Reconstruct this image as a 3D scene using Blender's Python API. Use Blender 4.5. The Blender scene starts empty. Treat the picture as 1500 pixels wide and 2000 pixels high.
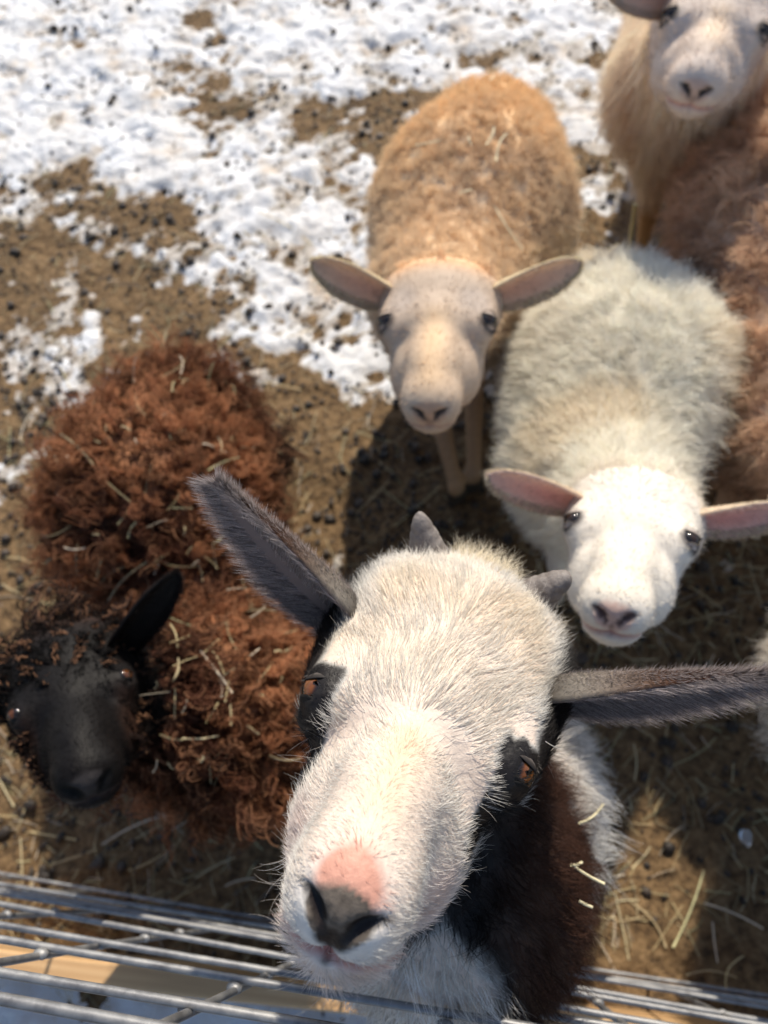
import bpy, math, random
import numpy as np
from mathutils import Vector

SEED = 7
rng = np.random.default_rng(SEED)
random.seed(SEED)
scene = bpy.context.scene
COL = scene.collection

# ------------------------------------------------------------------ camera
CAM_H = 1.35                      # phone held over the fence
FPX = 1387.0                      # focal length in pixels of the 1500 x 2000 photograph
NAD = (150.0, 736.0)              # where straight down lies, from the picture's centre
_n = math.sqrt(NAD[0]**2 + NAD[1]**2 + FPX**2)
SINP = FPX/_n
COSP = math.sqrt(1-SINP**2)
ROLL = math.atan2(NAD[0], NAD[1])
C0 = np.array([0, 0, CAM_H])
FWD = np.array([0, COSP, -SINP])
_r0 = np.array([1.0, 0, 0]); _u0 = np.array([0, SINP, COSP])
RGT = math.cos(ROLL)*_r0 - math.sin(ROLL)*_u0
UPV = math.sin(ROLL)*_r0 + math.cos(ROLL)*_u0

cam = bpy.data.cameras.new('camera')
cam.sensor_width = 36.0
cam.lens = FPX/2000.0*36.0
cam.clip_start = 0.01
cam.clip_end = 2000
cam.dof.use_dof = True
cam.dof.focus_distance = 0.395
cam.dof.aperture_fstop = 6.2
cam_ob = bpy.data.objects.new('camera', cam)
COL.objects.link(cam_ob)
from mathutils import Matrix
M = Matrix.Identity(4)
for i in range(3):
    M[i][0] = RGT[i]; M[i][1] = UPV[i]; M[i][2] = -FWD[i]; M[i][3] = C0[i]
cam_ob.matrix_world = M
scene.camera = cam_ob

# ------------------------------------------------------------------ light
SUN_EL = math.radians(42); SUN_AZ = math.radians(22)      # azimuth from +Y towards +X
world = bpy.data.worlds.new('World'); scene.world = world; world.use_nodes = True
nt = world.node_tree
bg = nt.nodes['Background']
sky = nt.nodes.new('ShaderNodeTexSky'); sky.sky_type = 'NISHITA'; sky.sun_disc = False
sky.sun_elevation = SUN_EL; sky.sun_rotation = SUN_AZ
nt.links.new(sky.outputs[0], bg.inputs[0]); bg.inputs[1].default_value = 0.14
sun = bpy.data.lights.new('sun', 'SUN'); sun.energy = 5.0; sun.angle = math.radians(0.5)
sun.color = (1.0, 0.91, 0.77)
sun_ob = bpy.data.objects.new('sun', sun); COL.objects.link(sun_ob)
sd = Vector((math.sin(SUN_AZ)*math.cos(SUN_EL), math.cos(SUN_AZ)*math.cos(SUN_EL), math.sin(SUN_EL)))
sun_ob.rotation_euler = sd.to_track_quat('Z', 'Y').to_euler()
sun_ob.location = (2, 4, 6)
vs = scene.view_settings
vs.view_transform = 'Standard'; vs.look = 'None'; vs.gamma = 1.0; vs.exposure = 0.20
vs.use_curve_mapping = False
scene.cycles_curves.shape = 'RIBBONS'
scene.cycles_curves.subdivisions = 2
scene.cycles.max_bounces = 8
scene.cycles.diffuse_bounces = 3
scene.cycles.adaptive_threshold = .02
scene.cycles.transparent_max_bounces = 8

# ------------------------------------------------------------------ helpers: geometry
def P(px, py, d):
    """world point seen at a photo pixel at depth d"""
    return C0 + d*(FWD + RGT*((px-750)/FPX) - UPV*((py-1000)/FPX))
def G(px, py, z=0.0):
    """world point seen at a photo pixel on the height z"""
    v = FWD + RGT*((px-750)/FPX) - UPV*((py-1000)/FPX)
    return C0 + v*((z-CAM_H)/v[2])
def nrm(v):
    v = np.asarray(v, float)
    return v/np.linalg.norm(v)
def nrmv(a):
    return a/np.maximum(np.linalg.norm(a, axis=1, keepdims=True), 1e-9)
def sm(a, b, x):
    t = np.clip((x-a)/(b-a), 0, 1)
    return t*t*(3-2*t)
def mix(a, b, t):
    t = np.asarray(t)
    if t.ndim == 1: t = t[:, None]
    return np.asarray(a)*(1-t)+np.asarray(b)*t

def hash2(ix, iy, s):
    h = (ix.astype(np.int64)*374761393 + iy.astype(np.int64)*668265263 + s*1442695041) & 0x7fffffff
    h = ((h ^ (h >> 13))*1274126177) & 0x7fffffff
    return ((h ^ (h >> 16)) & 0xffff)/65535.0
def hash3(ix, iy, iz, s):
    return hash2(ix + iz.astype(np.int64)*9277, iy + iz.astype(np.int64)*5413, s)
def vnoise2(x, y, s=0):
    ix = np.floor(x); iy = np.floor(y); fx = x-ix; fy = y-iy
    fx = fx*fx*(3-2*fx); fy = fy*fy*(3-2*fy)
    a = hash2(ix, iy, s); b = hash2(ix+1, iy, s); c = hash2(ix, iy+1, s); d = hash2(ix+1, iy+1, s)
    return (a*(1-fx)+b*fx)*(1-fy)+(c*(1-fx)+d*fx)*fy
def fbm2(x, y, s=0, o=4, g=.5):
    v = 0; a = 1; t = 0
    for k in range(o):
        v = v + a*vnoise2(x*2**k+17.3*k, y*2**k-9.1*k, s+k); t += a; a *= g
    return v/t
def vnoise3(p, s=0):
    i = np.floor(p); f = p-i; f = f*f*(3-2*f)
    r = 0
    for dx in (0, 1):
        for dy in (0, 1):
            for dz in (0, 1):
                w = (f[:, 0] if dx else 1-f[:, 0])*(f[:, 1] if dy else 1-f[:, 1])*(f[:, 2] if dz else 1-f[:, 2])
                r = r + w*hash3(i[:, 0]+dx, i[:, 1]+dy, i[:, 2]+dz, s)
    return r

# ------------------------------------------------------------------ helpers: objects
def tag(o, label=None, cat=None, group=None, kind=None):
    if label: o['label'] = label
    if cat: o['category'] = cat
    if group: o['group'] = group
    if kind: o['kind'] = kind
    return o
def empty(name, loc, label, cat, group=None):
    o = bpy.data.objects.new(name, None); COL.objects.link(o)
    o.location = tuple(loc); o.empty_display_size = .05
    return tag(o, label, cat, group)
def mesh_data(name, v, f, mat, cols=None, smooth=True):
    me = bpy.data.meshes.new(name)
    v = np.asarray(v, np.float32)
    if isinstance(f, np.ndarray):
        k = f.shape[1]; n = len(f)
        me.vertices.add(len(v)); me.vertices.foreach_set('co', v.ravel())
        me.loops.add(n*k); me.loops.foreach_set('vertex_index', f.ravel().astype(np.int32))
        me.polygons.add(n); me.polygons.foreach_set('loop_start', np.arange(0, n*k, k, dtype=np.int32))
        me.update(calc_edges=True)
    else:
        me.from_pydata([tuple(map(float, a)) for a in v], [], f)
    me.validate()
    me.polygons.foreach_set('use_smooth', np.full(len(me.polygons), smooth))
    if cols is not None:
        a = me.color_attributes.new('col', 'FLOAT_COLOR', 'POINT')
        c4 = np.ones((len(v), 4), np.float32); c4[:, :3] = cols
        a.data.foreach_set('color', c4.ravel())
    if mat is not None: me.materials.append(mat)
    return me
def mesh_obj(name, v, f, mat, parent=None, cols=None, smooth=True, base=None):
    v = np.asarray(v, float)
    if parent is not None and base is None:
        base = np.array(wloc(parent))
    if base is not None: v = v - np.asarray(base)
    o = bpy.data.objects.new(name, mesh_data(name, v, f, mat, cols, smooth))
    COL.objects.link(o)
    if parent is not None: o.parent = parent
    elif base is not None: o.location = tuple(base)
    return o
def wloc(o):
    l = Vector(o.location)
    while o.parent is not None:
        o = o.parent; l = l + Vector(o.location)
    return l
def grid_faces(nu, nv, closed_v=False):
    i, j = np.meshgrid(np.arange(nu-1), np.arange(nv if closed_v else nv-1), indexing='ij')
    i = i.ravel(); j = j.ravel(); j2 = (j+1) % nv
    return np.stack([i*nv+j, (i+1)*nv+j, (i+1)*nv+j2, i*nv+j2], 1)
def tube(path, rad, n=8, cap=True):
    """tube along a path; rad a number or one per point"""
    path = np.asarray(path, float); m = len(path)
    rad = np.broadcast_to(np.asarray(rad, float), (m,))
    t = np.gradient(path, axis=0); t = nrmv(t)
    a = np.array([0, 0, 1.0]) if abs(t[0][2]) < .9 else np.array([1.0, 0, 0])
    V = []
    for k in range(m):
        u = nrm(np.cross(t[k], a)); w = np.cross(t[k], u); a = np.cross(u, t[k])
        for q in range(n):
            th = 2*math.pi*q/n
            V.append(path[k]+rad[k]*(math.cos(th)*u+math.sin(th)*w))
    F = [tuple(x) for x in grid_faces(m, n, True)]
    if cap:
        F.append(tuple(range(n))); F.append(tuple(range((m-1)*n, m*n))[::-1])
    return np.array(V), F

# ------------------------------------------------------------------ materials
def new_mat(name):
    m = bpy.data.materials.new(name); m.use_nodes = True
    return m, m.node_tree, m.node_tree.nodes['Principled BSDF']
def N(nt, t, **kw):
    n = nt.nodes.new(t)
    for k, v in kw.items(): setattr(n, k, v)
    return n
def L(nt, a, b): nt.links.new(a, b)
def attr_color(nt):
    a = N(nt, 'ShaderNodeAttribute'); a.attribute_name = 'col'
    return a.outputs['Color']
def noise(nt, scale, detail=4, rough=.55):
    n = N(nt, 'ShaderNodeTexNoise'); n.inputs['Scale'].default_value = scale
    n.inputs['Detail'].default_value = detail; n.inputs['Roughness'].default_value = rough
    tc = N(nt, 'ShaderNodeTexCoord'); L(nt, tc.outputs['Object'], n.inputs['Vector'])
    return n
def ramp(nt, src, stops):
    r = N(nt, 'ShaderNodeValToRGB'); L(nt, src, r.inputs['Fac'])
    e = r.color_ramp.elements
    while len(e) < len(stops): e.new(.5)
    for k, (p, c) in enumerate(stops):
        e[k].position = p; e[k].color = (*c, 1) if len(c) == 3 else c
    return r.outputs['Color']
def bump(nt, bsdf, src, dist, strength=1.0):
    b = N(nt, 'ShaderNodeBump'); b.inputs['Distance'].default_value = dist; b.inputs['Strength'].default_value = strength
    L(nt, src, b.inputs['Height']); L(nt, b.outputs['Normal'], bsdf.inputs['Normal'])
def mult(nt, c, f, lo, hi):
    mr = N(nt, 'ShaderNodeMapRange'); mr.inputs['To Min'].default_value = lo; mr.inputs['To Max'].default_value = hi
    L(nt, f, mr.inputs['Value'])
    m = N(nt, 'ShaderNodeMix', data_type='RGBA', blend_type='MULTIPLY'); m.inputs['Factor'].default_value = 1
    L(nt, c, m.inputs['A']); L(nt, mr.outputs[0], m.inputs['B'])
    return m.outputs['Result']

def mat_skin(name, rough=.6, nscale=90, bd=.0006, sss=0.0):
    m, nt, b = new_mat(name)
    n = noise(nt, nscale, 5)
    L(nt, mult(nt, attr_color(nt), n.outputs['Fac'], .8, 1.15), b.inputs['Base Color'])
    b.inputs['Roughness'].default_value = rough
    b.inputs['Specular IOR Level'].default_value = .25
    bump(nt, b, n.outputs['Fac'], bd)
    if sss:
        b.inputs['Subsurface Weight'].default_value = sss
        b.inputs['Subsurface Radius'].default_value = (.006, .002, .001)
        b.inputs['Subsurface Scale'].default_value = 1.0
    return m
def mat_hair(name, rough=.45, trans=.35, spec=.35):
    m, nt, b = new_mat(name)
    c = attr_color(nt)
    L(nt, c, b.inputs['Base Color'])
    b.inputs['Roughness'].default_value = rough
    b.inputs['Specular IOR Level'].default_value = spec
    t = N(nt, 'ShaderNodeBsdfTranslucent'); L(nt, c, t.inputs['Color'])
    mx = N(nt, 'ShaderNodeMixShader'); mx.inputs[0].default_value = trans
    L(nt, b.outputs[0], mx.inputs[1]); L(nt, t.outputs[0], mx.inputs[2])
    L(nt, mx.outputs[0], nt.nodes['Material Output'].inputs['Surface'])
    return m
def mat_attr(name, rough=.6, spec=.5, trans=0):
    m, nt, b = new_mat(name)
    L(nt, attr_color(nt), b.inputs['Base Color'])
    b.inputs['Roughness'].default_value = rough
    b.inputs['Specular IOR Level'].default_value = spec
    return m

MAT = {}
MAT['skin'] = mat_skin('animal_skin', .65)
MAT['black'] = mat_skin('black_face_skin', .55, 140, .0012)
MAT['black'].node_tree.nodes['Principled BSDF'].inputs['Specular IOR Level'].default_value = .12
def mat_ear():
    m = mat_skin('ear_skin', .6, 120, .0008); nt = m.node_tree; b = nt.nodes['Principled BSDF']
    t = N(nt, 'ShaderNodeBsdfTranslucent'); g = N(nt, 'ShaderNodeGamma'); g.inputs[1].default_value = 1.25
    L(nt, attr_color(nt), g.inputs[0]); L(nt, g.outputs[0], t.inputs['Color'])
    mx = N(nt, 'ShaderNodeMixShader'); mx.inputs[0].default_value = .38
    L(nt, b.outputs[0], mx.inputs[1]); L(nt, t.outputs[0], mx.inputs[2]); L(nt, mx.outputs[0], nt.nodes['Material Output'].inputs['Surface'])
    return m
MAT['ear'] = mat_ear()
MAT['nose'] = mat_skin('goat_skin', .5, 260, .0008)
MAT['hair'] = mat_hair('coat_hair')
MAT['wool'] = mat_hair('fleece_hair', .7, .4, .15)
MAT['black_hair'] = mat_hair('black_short_hair', .6, .15, .06)
MAT['eye'] = mat_attr('eye_gloss', .06, .6)
m, nt_, b = new_mat('horn_keratin')
n1 = noise(nt_, 70, 6, .65); n2 = noise(nt_, 300, 3)
L(nt_, ramp(nt_, n1.outputs['Fac'], [(.3, (.085, .07, .06)), (.5, (.17, .145, .13)), (.75, (.27, .24, .215))]), b.inputs['Base Color'])
b.inputs['Roughness'].default_value = .6
bump(nt_, b, n1.outputs['Fac'], .003)
MAT['horn'] = m

m, nt_, b = new_mat('galvanised_wire')
n1 = noise(nt_, 40, 6, .65); n2 = noise(nt_, 600, 3)
L(nt_, ramp(nt_, n1.outputs['Fac'], [(.3, (.10, .10, .105)), (.5, (.22, .22, .225)), (.7, (.34, .335, .325)), (.8, (.24, .17, .11))]), b.inputs['Base Color'])
b.inputs['Metallic'].default_value = .55
L(nt_, ramp(nt_, n1.outputs['Fac'], [(.3, (.42,)*3), (.7, (.62,)*3)]), b.inputs['Roughness'])
bump(nt_, b, n1.outputs['Fac'], .0006)
MAT['wire'] = m

m, nt_, b = new_mat('timber')
tc = N(nt_, 'ShaderNodeTexCoord'); mp = N(nt_, 'ShaderNodeMapping'); mp.inputs['Scale'].default_value = (2, 60, 60)
L(nt_, tc.outputs['Object'], mp.inputs['Vector'])
n1 = N(nt_, 'ShaderNodeTexNoise'); n1.inputs['Scale'].default_value = 1.6; n1.inputs['Detail'].default_value = 7
L(nt_, mp.outputs[0], n1.inputs['Vector'])
L(nt_, ramp(nt_, n1.outputs['Fac'], [(.25, (.34, .19, .085)), (.5, (.5, .31, .15)), (.75, (.62, .42, .23))]), b.inputs['Base Color'])
b.inputs['Roughness'].default_value = .7
bump(nt_, b, n1.outputs['Fac'], .001)
MAT['timber'] = m

m, nt_, b = new_mat('trampled_dirt')
n1 = noise(nt_, 5, 8, .6); n2 = noise(nt_, 60, 6, .7); n3 = noise(nt_, 1.2, 3)
c1 = ramp(nt_, n2.outputs['Fac'], [(.30, (.03, .019, .011)), (.43, (.125, .077, .038)), (.56, (.23, .145, .07)), (.8, (.35, .24, .13))])
c2 = mult(nt_, c1, n1.outputs['Fac'], .55, 1.35)
a_ = N(nt_, 'ShaderNodeAttribute'); a_.attribute_name = 'col'          # share of thin trodden snow left in the dirt
n4 = noise(nt_, 85, 6, .7)
ad = N(nt_, 'ShaderNodeMath', operation='ADD'); L(nt_, a_.outputs['Fac'], ad.inputs[0]); L(nt_, n4.outputs['Fac'], ad.inputs[1])
fr_ = ramp(nt_, ad.outputs[0], [(.88, (0, 0, 0)), (1.0, (.8, .8, .8))])
mxs = N(nt_, 'ShaderNodeMix', data_type='RGBA'); L(nt_, fr_, mxs.inputs['Factor']); L(nt_, c2, mxs.inputs['A']); mxs.inputs['B'].default_value = (.66, .62, .57, 1)
L(nt_, mxs.outputs['Result'], b.inputs['Base Color'])
b.inputs['Roughness'].default_value = .85
b.inputs['Specular IOR Level'].default_value = .25
bump(nt_, b, n2.outputs['Fac'], .012)
MAT['dirt'] = m

m, nt_, b = new_mat('old_snow')
n1 = noise(nt_, 25, 8, .65); n2 = noise(nt_, 6, 5, .6)
L(nt_, ramp(nt_, n2.outputs['Fac'], [(.3, (.56, .45, .34)), (.42, (.68, .665, .65)), (.6, (.76, .77, .79))]), b.inputs['Base Color'])
b.inputs['Roughness'].default_value = .55
b.inputs['Specular IOR Level'].default_value = .3
b.inputs['Subsurface Weight'].default_value = .15
b.inputs['Subsurface Radius'].default_value = (.02, .025, .03)
bump(nt_, b, n1.outputs['Fac'], .02)
MAT['snow'] = m
MAT['straw'] = mat_attr('dry_straw', .55, .4)
MAT['pellet'] = mat_attr('dark_droppings', .6, .4)
m, nt_, b = new_mat('clear_ice')
b.inputs['Base Color'].default_value = (.9, .95, 1, 1); b.inputs['Roughness'].default_value = .12
b.inputs['Transmission Weight'].default_value = .85; b.inputs['IOR'].default_value = 1.31
MAT['ice'] = m

# ------------------------------------------------------------------ signed distance shapes
def rcone(a, b, r1, r2):
    a = np.asarray(a, np.float32); b = np.asarray(b, np.float32); ba = b-a; l2 = float(ba@ba)
    def f(p):
        h = np.clip(((p-a)@ba)/l2, 0, 1)
        q = p-a-h[:, None]*ba
        return np.sqrt((q*q).sum(1))-(r1+(r2-r1)*h)
    return f
def ell(c, r):
    c = np.asarray(c, np.float32); r = np.asarray(r, np.float32)
    def f(p):
        q = (p-c)/r; k0 = np.sqrt((q*q).sum(1)); q2 = q/r; k1 = np.sqrt((q2*q2).sum(1))
        return np.where(k0 < 1e-4, -float(r.min()), k0*(k0-1)/np.maximum(k1, 1e-6))
    return f
def smin(a, b, k):
    h = np.maximum(k-np.abs(a-b), 0)/k
    return np.minimum(a, b)-h*h*k*.25
def smax(a, b, k): return -smin(-a, -b, k)

EY = .42                          # eyes, as a share of the head's length from the poll
EX, EZ = .224, -.120
def head_shape(w=1.0, muzzle=1.0, jaw=1.0, crown=1.0, roman=0.0, cheek=1.0, nose=1.0, brow=0.0, bridge=1.22):
    """unit head: y from poll (0) to nose (1), z out of the face, x sideways"""
    def wide(f, k):
        def g(p):
            q = p.copy(); q[:, 0] /= k
            return f(q)
        return g
    A = [ell((0, .15, -.25), (.275*crown, .2, .245)), ell((0, .27, -.18), (.25*crown, .26, .168)),
         wide(rcone((0, .42, -.19), (0, .84, -.235), .165, .105*(.5+.5*muzzle)), bridge*muzzle**.5),
         ell((0, .66, -.16+roman), (.10, .2, .09)),
         ell((0, .885, -.25), (.132*muzzle, .105, .115*(.4+.6*muzzle))),
         wide(rcone((0, .3, -.40), (0, .83, -.35), .15*jaw, .07*(.4+.6*muzzle)), 1.15),
         ell((0, .862, -.365), (.088*muzzle, .08, .058))]
    B = [ell((.185, EY-.02, -.155), (.085, .125, .09)), ell((.122*cheek, EY+.055, -.325), (.115*jaw, .275, .175)), ell((.075*muzzle, .82, -.28), (.062*muzzle, .12, .09))]
    ec = np.array([EX+.012, EY, EZ+.004], np.float32)
    eye_s = ell(ec, (.043, .052, .040))
    def f(q):
        p = q.copy(); p[:, 0] /= w
        pa = p.copy(); pa[:, 0] = np.abs(pa[:, 0])
        d = A[0](p)
        for s in A[1:]: d = smin(d, s(p), .07)
        for s in B: d = smin(d, s(pa), .068)
        d = smax(d, -eye_s(pa), .015)
        # lids: a ridge round the eye, heavier above
        if brow: d = smin(d, ell((.215, EY-.075, EZ+.012), (.05, .05, .045))(pa), .03) if brow else d
        e = np.sqrt(((pa-ec)**2/np.array([.7, 1.0, .72], np.float32)**2).sum(1))
        d = d-(.011+.010*sm(.01, -.03, pa[:, 1]-EY))*np.exp(-((e-.061)/.013)**2)
        # hollow in front of the eye
        d = d+.012*np.exp(-(((pa[:, 0]-.15)/.05)**2+((pa[:, 1]-EY-.12)/.08)**2+((p[:, 2]+.13)/.07)**2))
        # nostrils: two slanted commas, a groove below, and the mouth line
        x, y, z = pa[:, 0], pa[:, 1], p[:, 2]
        nx = (x-.060*nose)/nose; nz = (z+.248-.03*(1-nose))/nose
        a = .75
        u = nx*math.cos(a)+nz*math.sin(a); v = -nx*math.sin(a)+nz*math.cos(a)
        v = v+6*u*u-.006
        nos = np.sqrt((u/.045)**2+(v/.015)**2+((y-.985)/.06)**2)
        d = d+.034*np.exp(-nos**2*1.1)
        d = d+.014*np.exp(-(p[:, 0]/.010)**2)*sm(.93, .97, y)*sm(-.345, -.325, z)*sm(-.235, -.26, z)
        zm = mouth_z(x, y)
        d = d+.019*np.exp(-((z-zm)/.009)**2)*sm(.66, .78, y)
        return d*min(1, w)
    return f
def mouth_z(x, y): return -.335-.07*np.maximum(.95-y, 0)+.012*np.exp(-(x/.03)**2)

class Frame:
    """head frame; the muzzle may be bent up towards +z past the eyes, the forehead stretched"""
    def __init__(s, o, X, Y, scale, bend=0.0, fore=1.0, aft=1.0):
        Y = nrm(Y); X = nrm(np.asarray(X)-Y*np.dot(X, Y)); Z = np.cross(Y, X)
        s.o = np.asarray(o, np.float32); s.R = np.stack([X, Y, Z]).astype(np.float32); s.s = scale
        s.bend = bend; s.fore = fore; s.aft = aft
    def to(s, p):
        q = ((np.asarray(p)-s.o)@s.R.T)/s.s
        if s.fore != 1: q[:, 1] = np.where(q[:, 1] < EY, EY-(EY-q[:, 1])/s.fore, EY+(q[:, 1]-EY)/s.aft)
        if s.bend:
            y0, z0 = EY-.02, -.28
            Y, Z = q[:, 1]-y0, q[:, 2]-z0; y = q[:, 1].copy()
            for _ in range(5):
                th = s.bend*sm(.28, .75, y); c, n = np.cos(th), np.sin(th)
                y = y0+Y*c+Z*n
            q[:, 1] = y; q[:, 2] = z0-Y*n+Z*c
        return q.astype(np.float32)
    def out(s, q):
        q = np.array(q, np.float32); one = q.ndim == 1
        q = np.atleast_2d(q).copy()
        if s.bend:
            y0, z0 = EY-.02, -.28
            th = s.bend*sm(.28, .75, q[:, 1]); c, n = np.cos(th), np.sin(th)
            Y, Z = q[:, 1]-y0, q[:, 2]-z0
            q[:, 1] = y0+Y*c-Z*n; q[:, 2] = z0+Y*n+Z*c
        if s.fore != 1: q[:, 1] = np.where(q[:, 1] < EY, EY-(EY-q[:, 1])*s.fore, EY+(q[:, 1]-EY)*s.aft)
        r = (q*s.s)@s.R+s.o
        return r[0] if one else r
    def vec(s, v): return np.asarray(v, np.float32)@s.R

def proj(p):
    v = np.asarray(p, float)-C0; d = v@FWD
    return np.array([750+FPX*(v@RGT)/d, 1000-FPX*(v@UPV)/d])
def head_frame(eyeL, eyeR, nose, depth, w, yaw, tilt=None, bend=0.0, fore=1.0, aft=1.0):
    """frame whose eyes and nose fall where the photo shows them; yaw turns the head's right side to the viewer"""
    eL = np.array(eyeL, float); eR = np.array(eyeR, float); mid = (eL+eR)/2
    Lh = np.linalg.norm(eR-eL)*depth/FPX/(2*(EX+.02)*w*math.cos(yaw))
    ax = nrm(eR-eL); tgt = np.array(nose, float)
    E = P(mid[0], mid[1], depth); best = None
    for tl in np.radians(np.arange(-5, 62, 1.5)):
        for dn in np.radians(np.arange(-24, 25, 2.0)):
            X = (RGT*ax[0]-UPV*ax[1])*math.cos(yaw)-FWD*math.sin(yaw)
            d2 = np.array([-ax[1]*math.cos(dn)+ax[0]*math.sin(dn), ax[0]*math.cos(dn)+ax[1]*math.sin(dn)])
            Y = (RGT*d2[0]-UPV*d2[1])*math.cos(tl)-FWD*math.sin(tl)
            fr = Frame(E, X, Y, Lh, bend, fore, aft); fr.o = fr.o+(E-fr.out((0, EY, EZ)))
            er = np.linalg.norm(proj(fr.out((0, .985, -.21)))-tgt)+(200*abs(tl-math.radians(tilt)) if tilt is not None else 0)+8*abs(dn)
            if best is None or er < best[0]: best = (er, fr, math.degrees(tl), math.degrees(dn), Lh)
    print('head', [round(float(q), 3) for q in (best[0], best[2], best[3], best[4])])
    return best[1]

def head_pose(ex, ey, d, tl, yaw, rot, Lh, fore, aft, bend):
    """frame from the point between the eyes, its depth and three turns"""
    a = np.array([math.cos(rot), math.sin(rot)])
    X = (RGT*a[0]-UPV*a[1])*math.cos(yaw)-FWD*math.sin(yaw)
    Y = (-RGT*a[1]-UPV*a[0])*math.cos(tl)-FWD*math.sin(tl)
    Y = Y-X*np.dot(X, Y); E = P(ex, ey, d)
    fr = Frame(E, X, Y, Lh, bend, fore, aft); fr.o = fr.o+(E-fr.out((0, EY, EZ)))
    return fr

def axis_coords(lo, hi, coarse, fine=None):
    """grid coordinates, finer inside the interval fine = (a, b, step)"""
    out = [lo]
    while out[-1] < hi:
        x = out[-1]
        if fine and fine[0]-1e-9 <= x < fine[1]: out.append(x+fine[2])
        elif fine and x < fine[0]: out.append(min(x+coarse, fine[0]) if fine[0]-x > 1e-6 else x+fine[2])
        else: out.append(x+coarse)
    return np.array(out, np.float32)

def surface_net(f, xs, ys, zs, B=6):
    nx, ny, nz = len(xs), len(ys), len(zs)
    D = np.empty((nx, ny, nz), np.float32)
    bi = [range(0, n, B) for n in (nx, ny, nz)]
    cells = [(i, j, k) for i in bi[0] for j in bi[1] for k in bi[2]]
    cen = np.empty((len(cells), 3), np.float32); rad = np.empty(len(cells), np.float32)
    ends = []
    for q, (i, j, k) in enumerate(cells):
        i2, j2, k2 = min(i+B, nx)-1, min(j+B, ny)-1, min(k+B, nz)-1
        a = np.array([xs[i], ys[j], zs[k]]); b_ = np.array([xs[i2], ys[j2], zs[k2]])
        cen[q] = (a+b_)/2; rad[q] = np.linalg.norm(b_-a)/2
        ends.append((i2+1, j2+1, k2+1))
    dc = f(cen)
    act = np.abs(dc) < rad*1.6+.012
    pts = []; idx = []
    for q, (i, j, k) in enumerate(cells):
        e = ends[q]
        if not act[q]:
            D[i:e[0], j:e[1], k:e[2]] = dc[q]
        else:
            g = np.stack(np.meshgrid(xs[i:e[0]], ys[j:e[1]], zs[k:e[2]], indexing='ij'), -1).reshape(-1, 3)
            pts.append(g); idx.append((i, j, k, e))
    allp = np.concatenate(pts).astype(np.float32)
    vals = np.concatenate([f(allp[a:a+400000]) for a in range(0, len(allp), 400000)])
    o = 0
    for (i, j, k, e) in idx:
        sh = (e[0]-i, e[1]-j, e[2]-k); n = sh[0]*sh[1]*sh[2]
        D[i:e[0], j:e[1], k:e[2]] = vals[o:o+n].reshape(sh); o += n
    S = D < 0
    c = S[:-1, :-1, :-1].astype(np.int8)
    tot = np.zeros_like(c)
    for dx in (0, 1):
        for dy in (0, 1):
            for dz in (0, 1):
                tot += S[dx:nx-1+dx, dy:ny-1+dy, dz:nz-1+dz]
    mask = (tot > 0) & (tot < 8)
    ci, cj, ck = np.nonzero(mask)
    vid = np.full(mask.shape, -1, np.int32); vid[ci, cj, ck] = np.arange(len(ci))
    acc = np.zeros((len(ci), 3), np.float32); cnt = np.zeros(len(ci), np.float32)
    corners = [(a, b_, d_) for a in (0, 1) for b_ in (0, 1) for d_ in (0, 1)]
    for p0 in corners:
        for ax in range(3):
            if p0[ax] == 1: continue
            p1 = list(p0); p1[ax] = 1
            d0 = D[ci+p0[0], cj+p0[1], ck+p0[2]]; d1 = D[ci+p1[0], cj+p1[1], ck+p1[2]]
            cr = (d0 < 0) != (d1 < 0)
            t = np.where(cr, d0/np.where(cr, d0-d1, 1), 0)
            q0 = np.stack([xs[ci+p0[0]], ys[cj+p0[1]], zs[ck+p0[2]]], 1)
            q1 = np.stack([xs[ci+p1[0]], ys[cj+p1[1]], zs[ck+p1[2]]], 1)
            acc += np.where(cr[:, None], q0+(q1-q0)*t[:, None], 0); cnt += cr
    V = acc/cnt[:, None]
    F = []
    for ax in range(3):
        sl0 = [slice(None)]*3; sl1 = [slice(None)]*3
        sl0[ax] = slice(0, -1); sl1[ax] = slice(1, None)
        a = S[tuple(sl0)]; b_ = S[tuple(sl1)]
        ch = a != b_
        i, j, k = np.nonzero(ch)
        flip = a[i, j, k]
        o1, o2 = [(1, 2), (2, 0), (0, 1)][ax]
        ijk = [i, j, k]
        ok = (ijk[o1] > 0) & (ijk[o2] > 0) & (ijk[o1] < [nx, ny, nz][o1]-1) & (ijk[o2] < [nx, ny, nz][o2]-1)
        i, j, k, flip = i[ok], j[ok], k[ok], flip[ok]
        def at(s1, s2):
            q = [i.copy(), j.copy(), k.copy()]; q[o1] -= s1; q[o2] -= s2
            return vid[q[0], q[1], q[2]]
        quad = np.stack([at(1, 1), at(0, 1), at(0, 0), at(1, 0)], 1)
        quad = np.where(flip[:, None], quad, quad[:, ::-1])
        F.append(quad)
    F = np.concatenate(F); F = F[(F >= 0).all(1)]
    for _ in range(3):
        g, d = grad(f, V)
        V = V-g*np.clip(d, -.004, .004)[:, None]
    return V, F
def grad(f, p, e=.0015):
    p = p.astype(np.float32)
    k = np.array([[1, -1, -1], [-1, -1, 1], [-1, 1, -1], [1, 1, 1]], np.float32)
    g = 0; d = 0
    for q in k:
        v = f(p+q*e); g = g+q*v[:, None]; d = d+v
    g = g/(4*e)
    ln = np.maximum(np.linalg.norm(g, axis=1), 1e-3)
    return g/ln[:, None], (d/4)/ln

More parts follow.
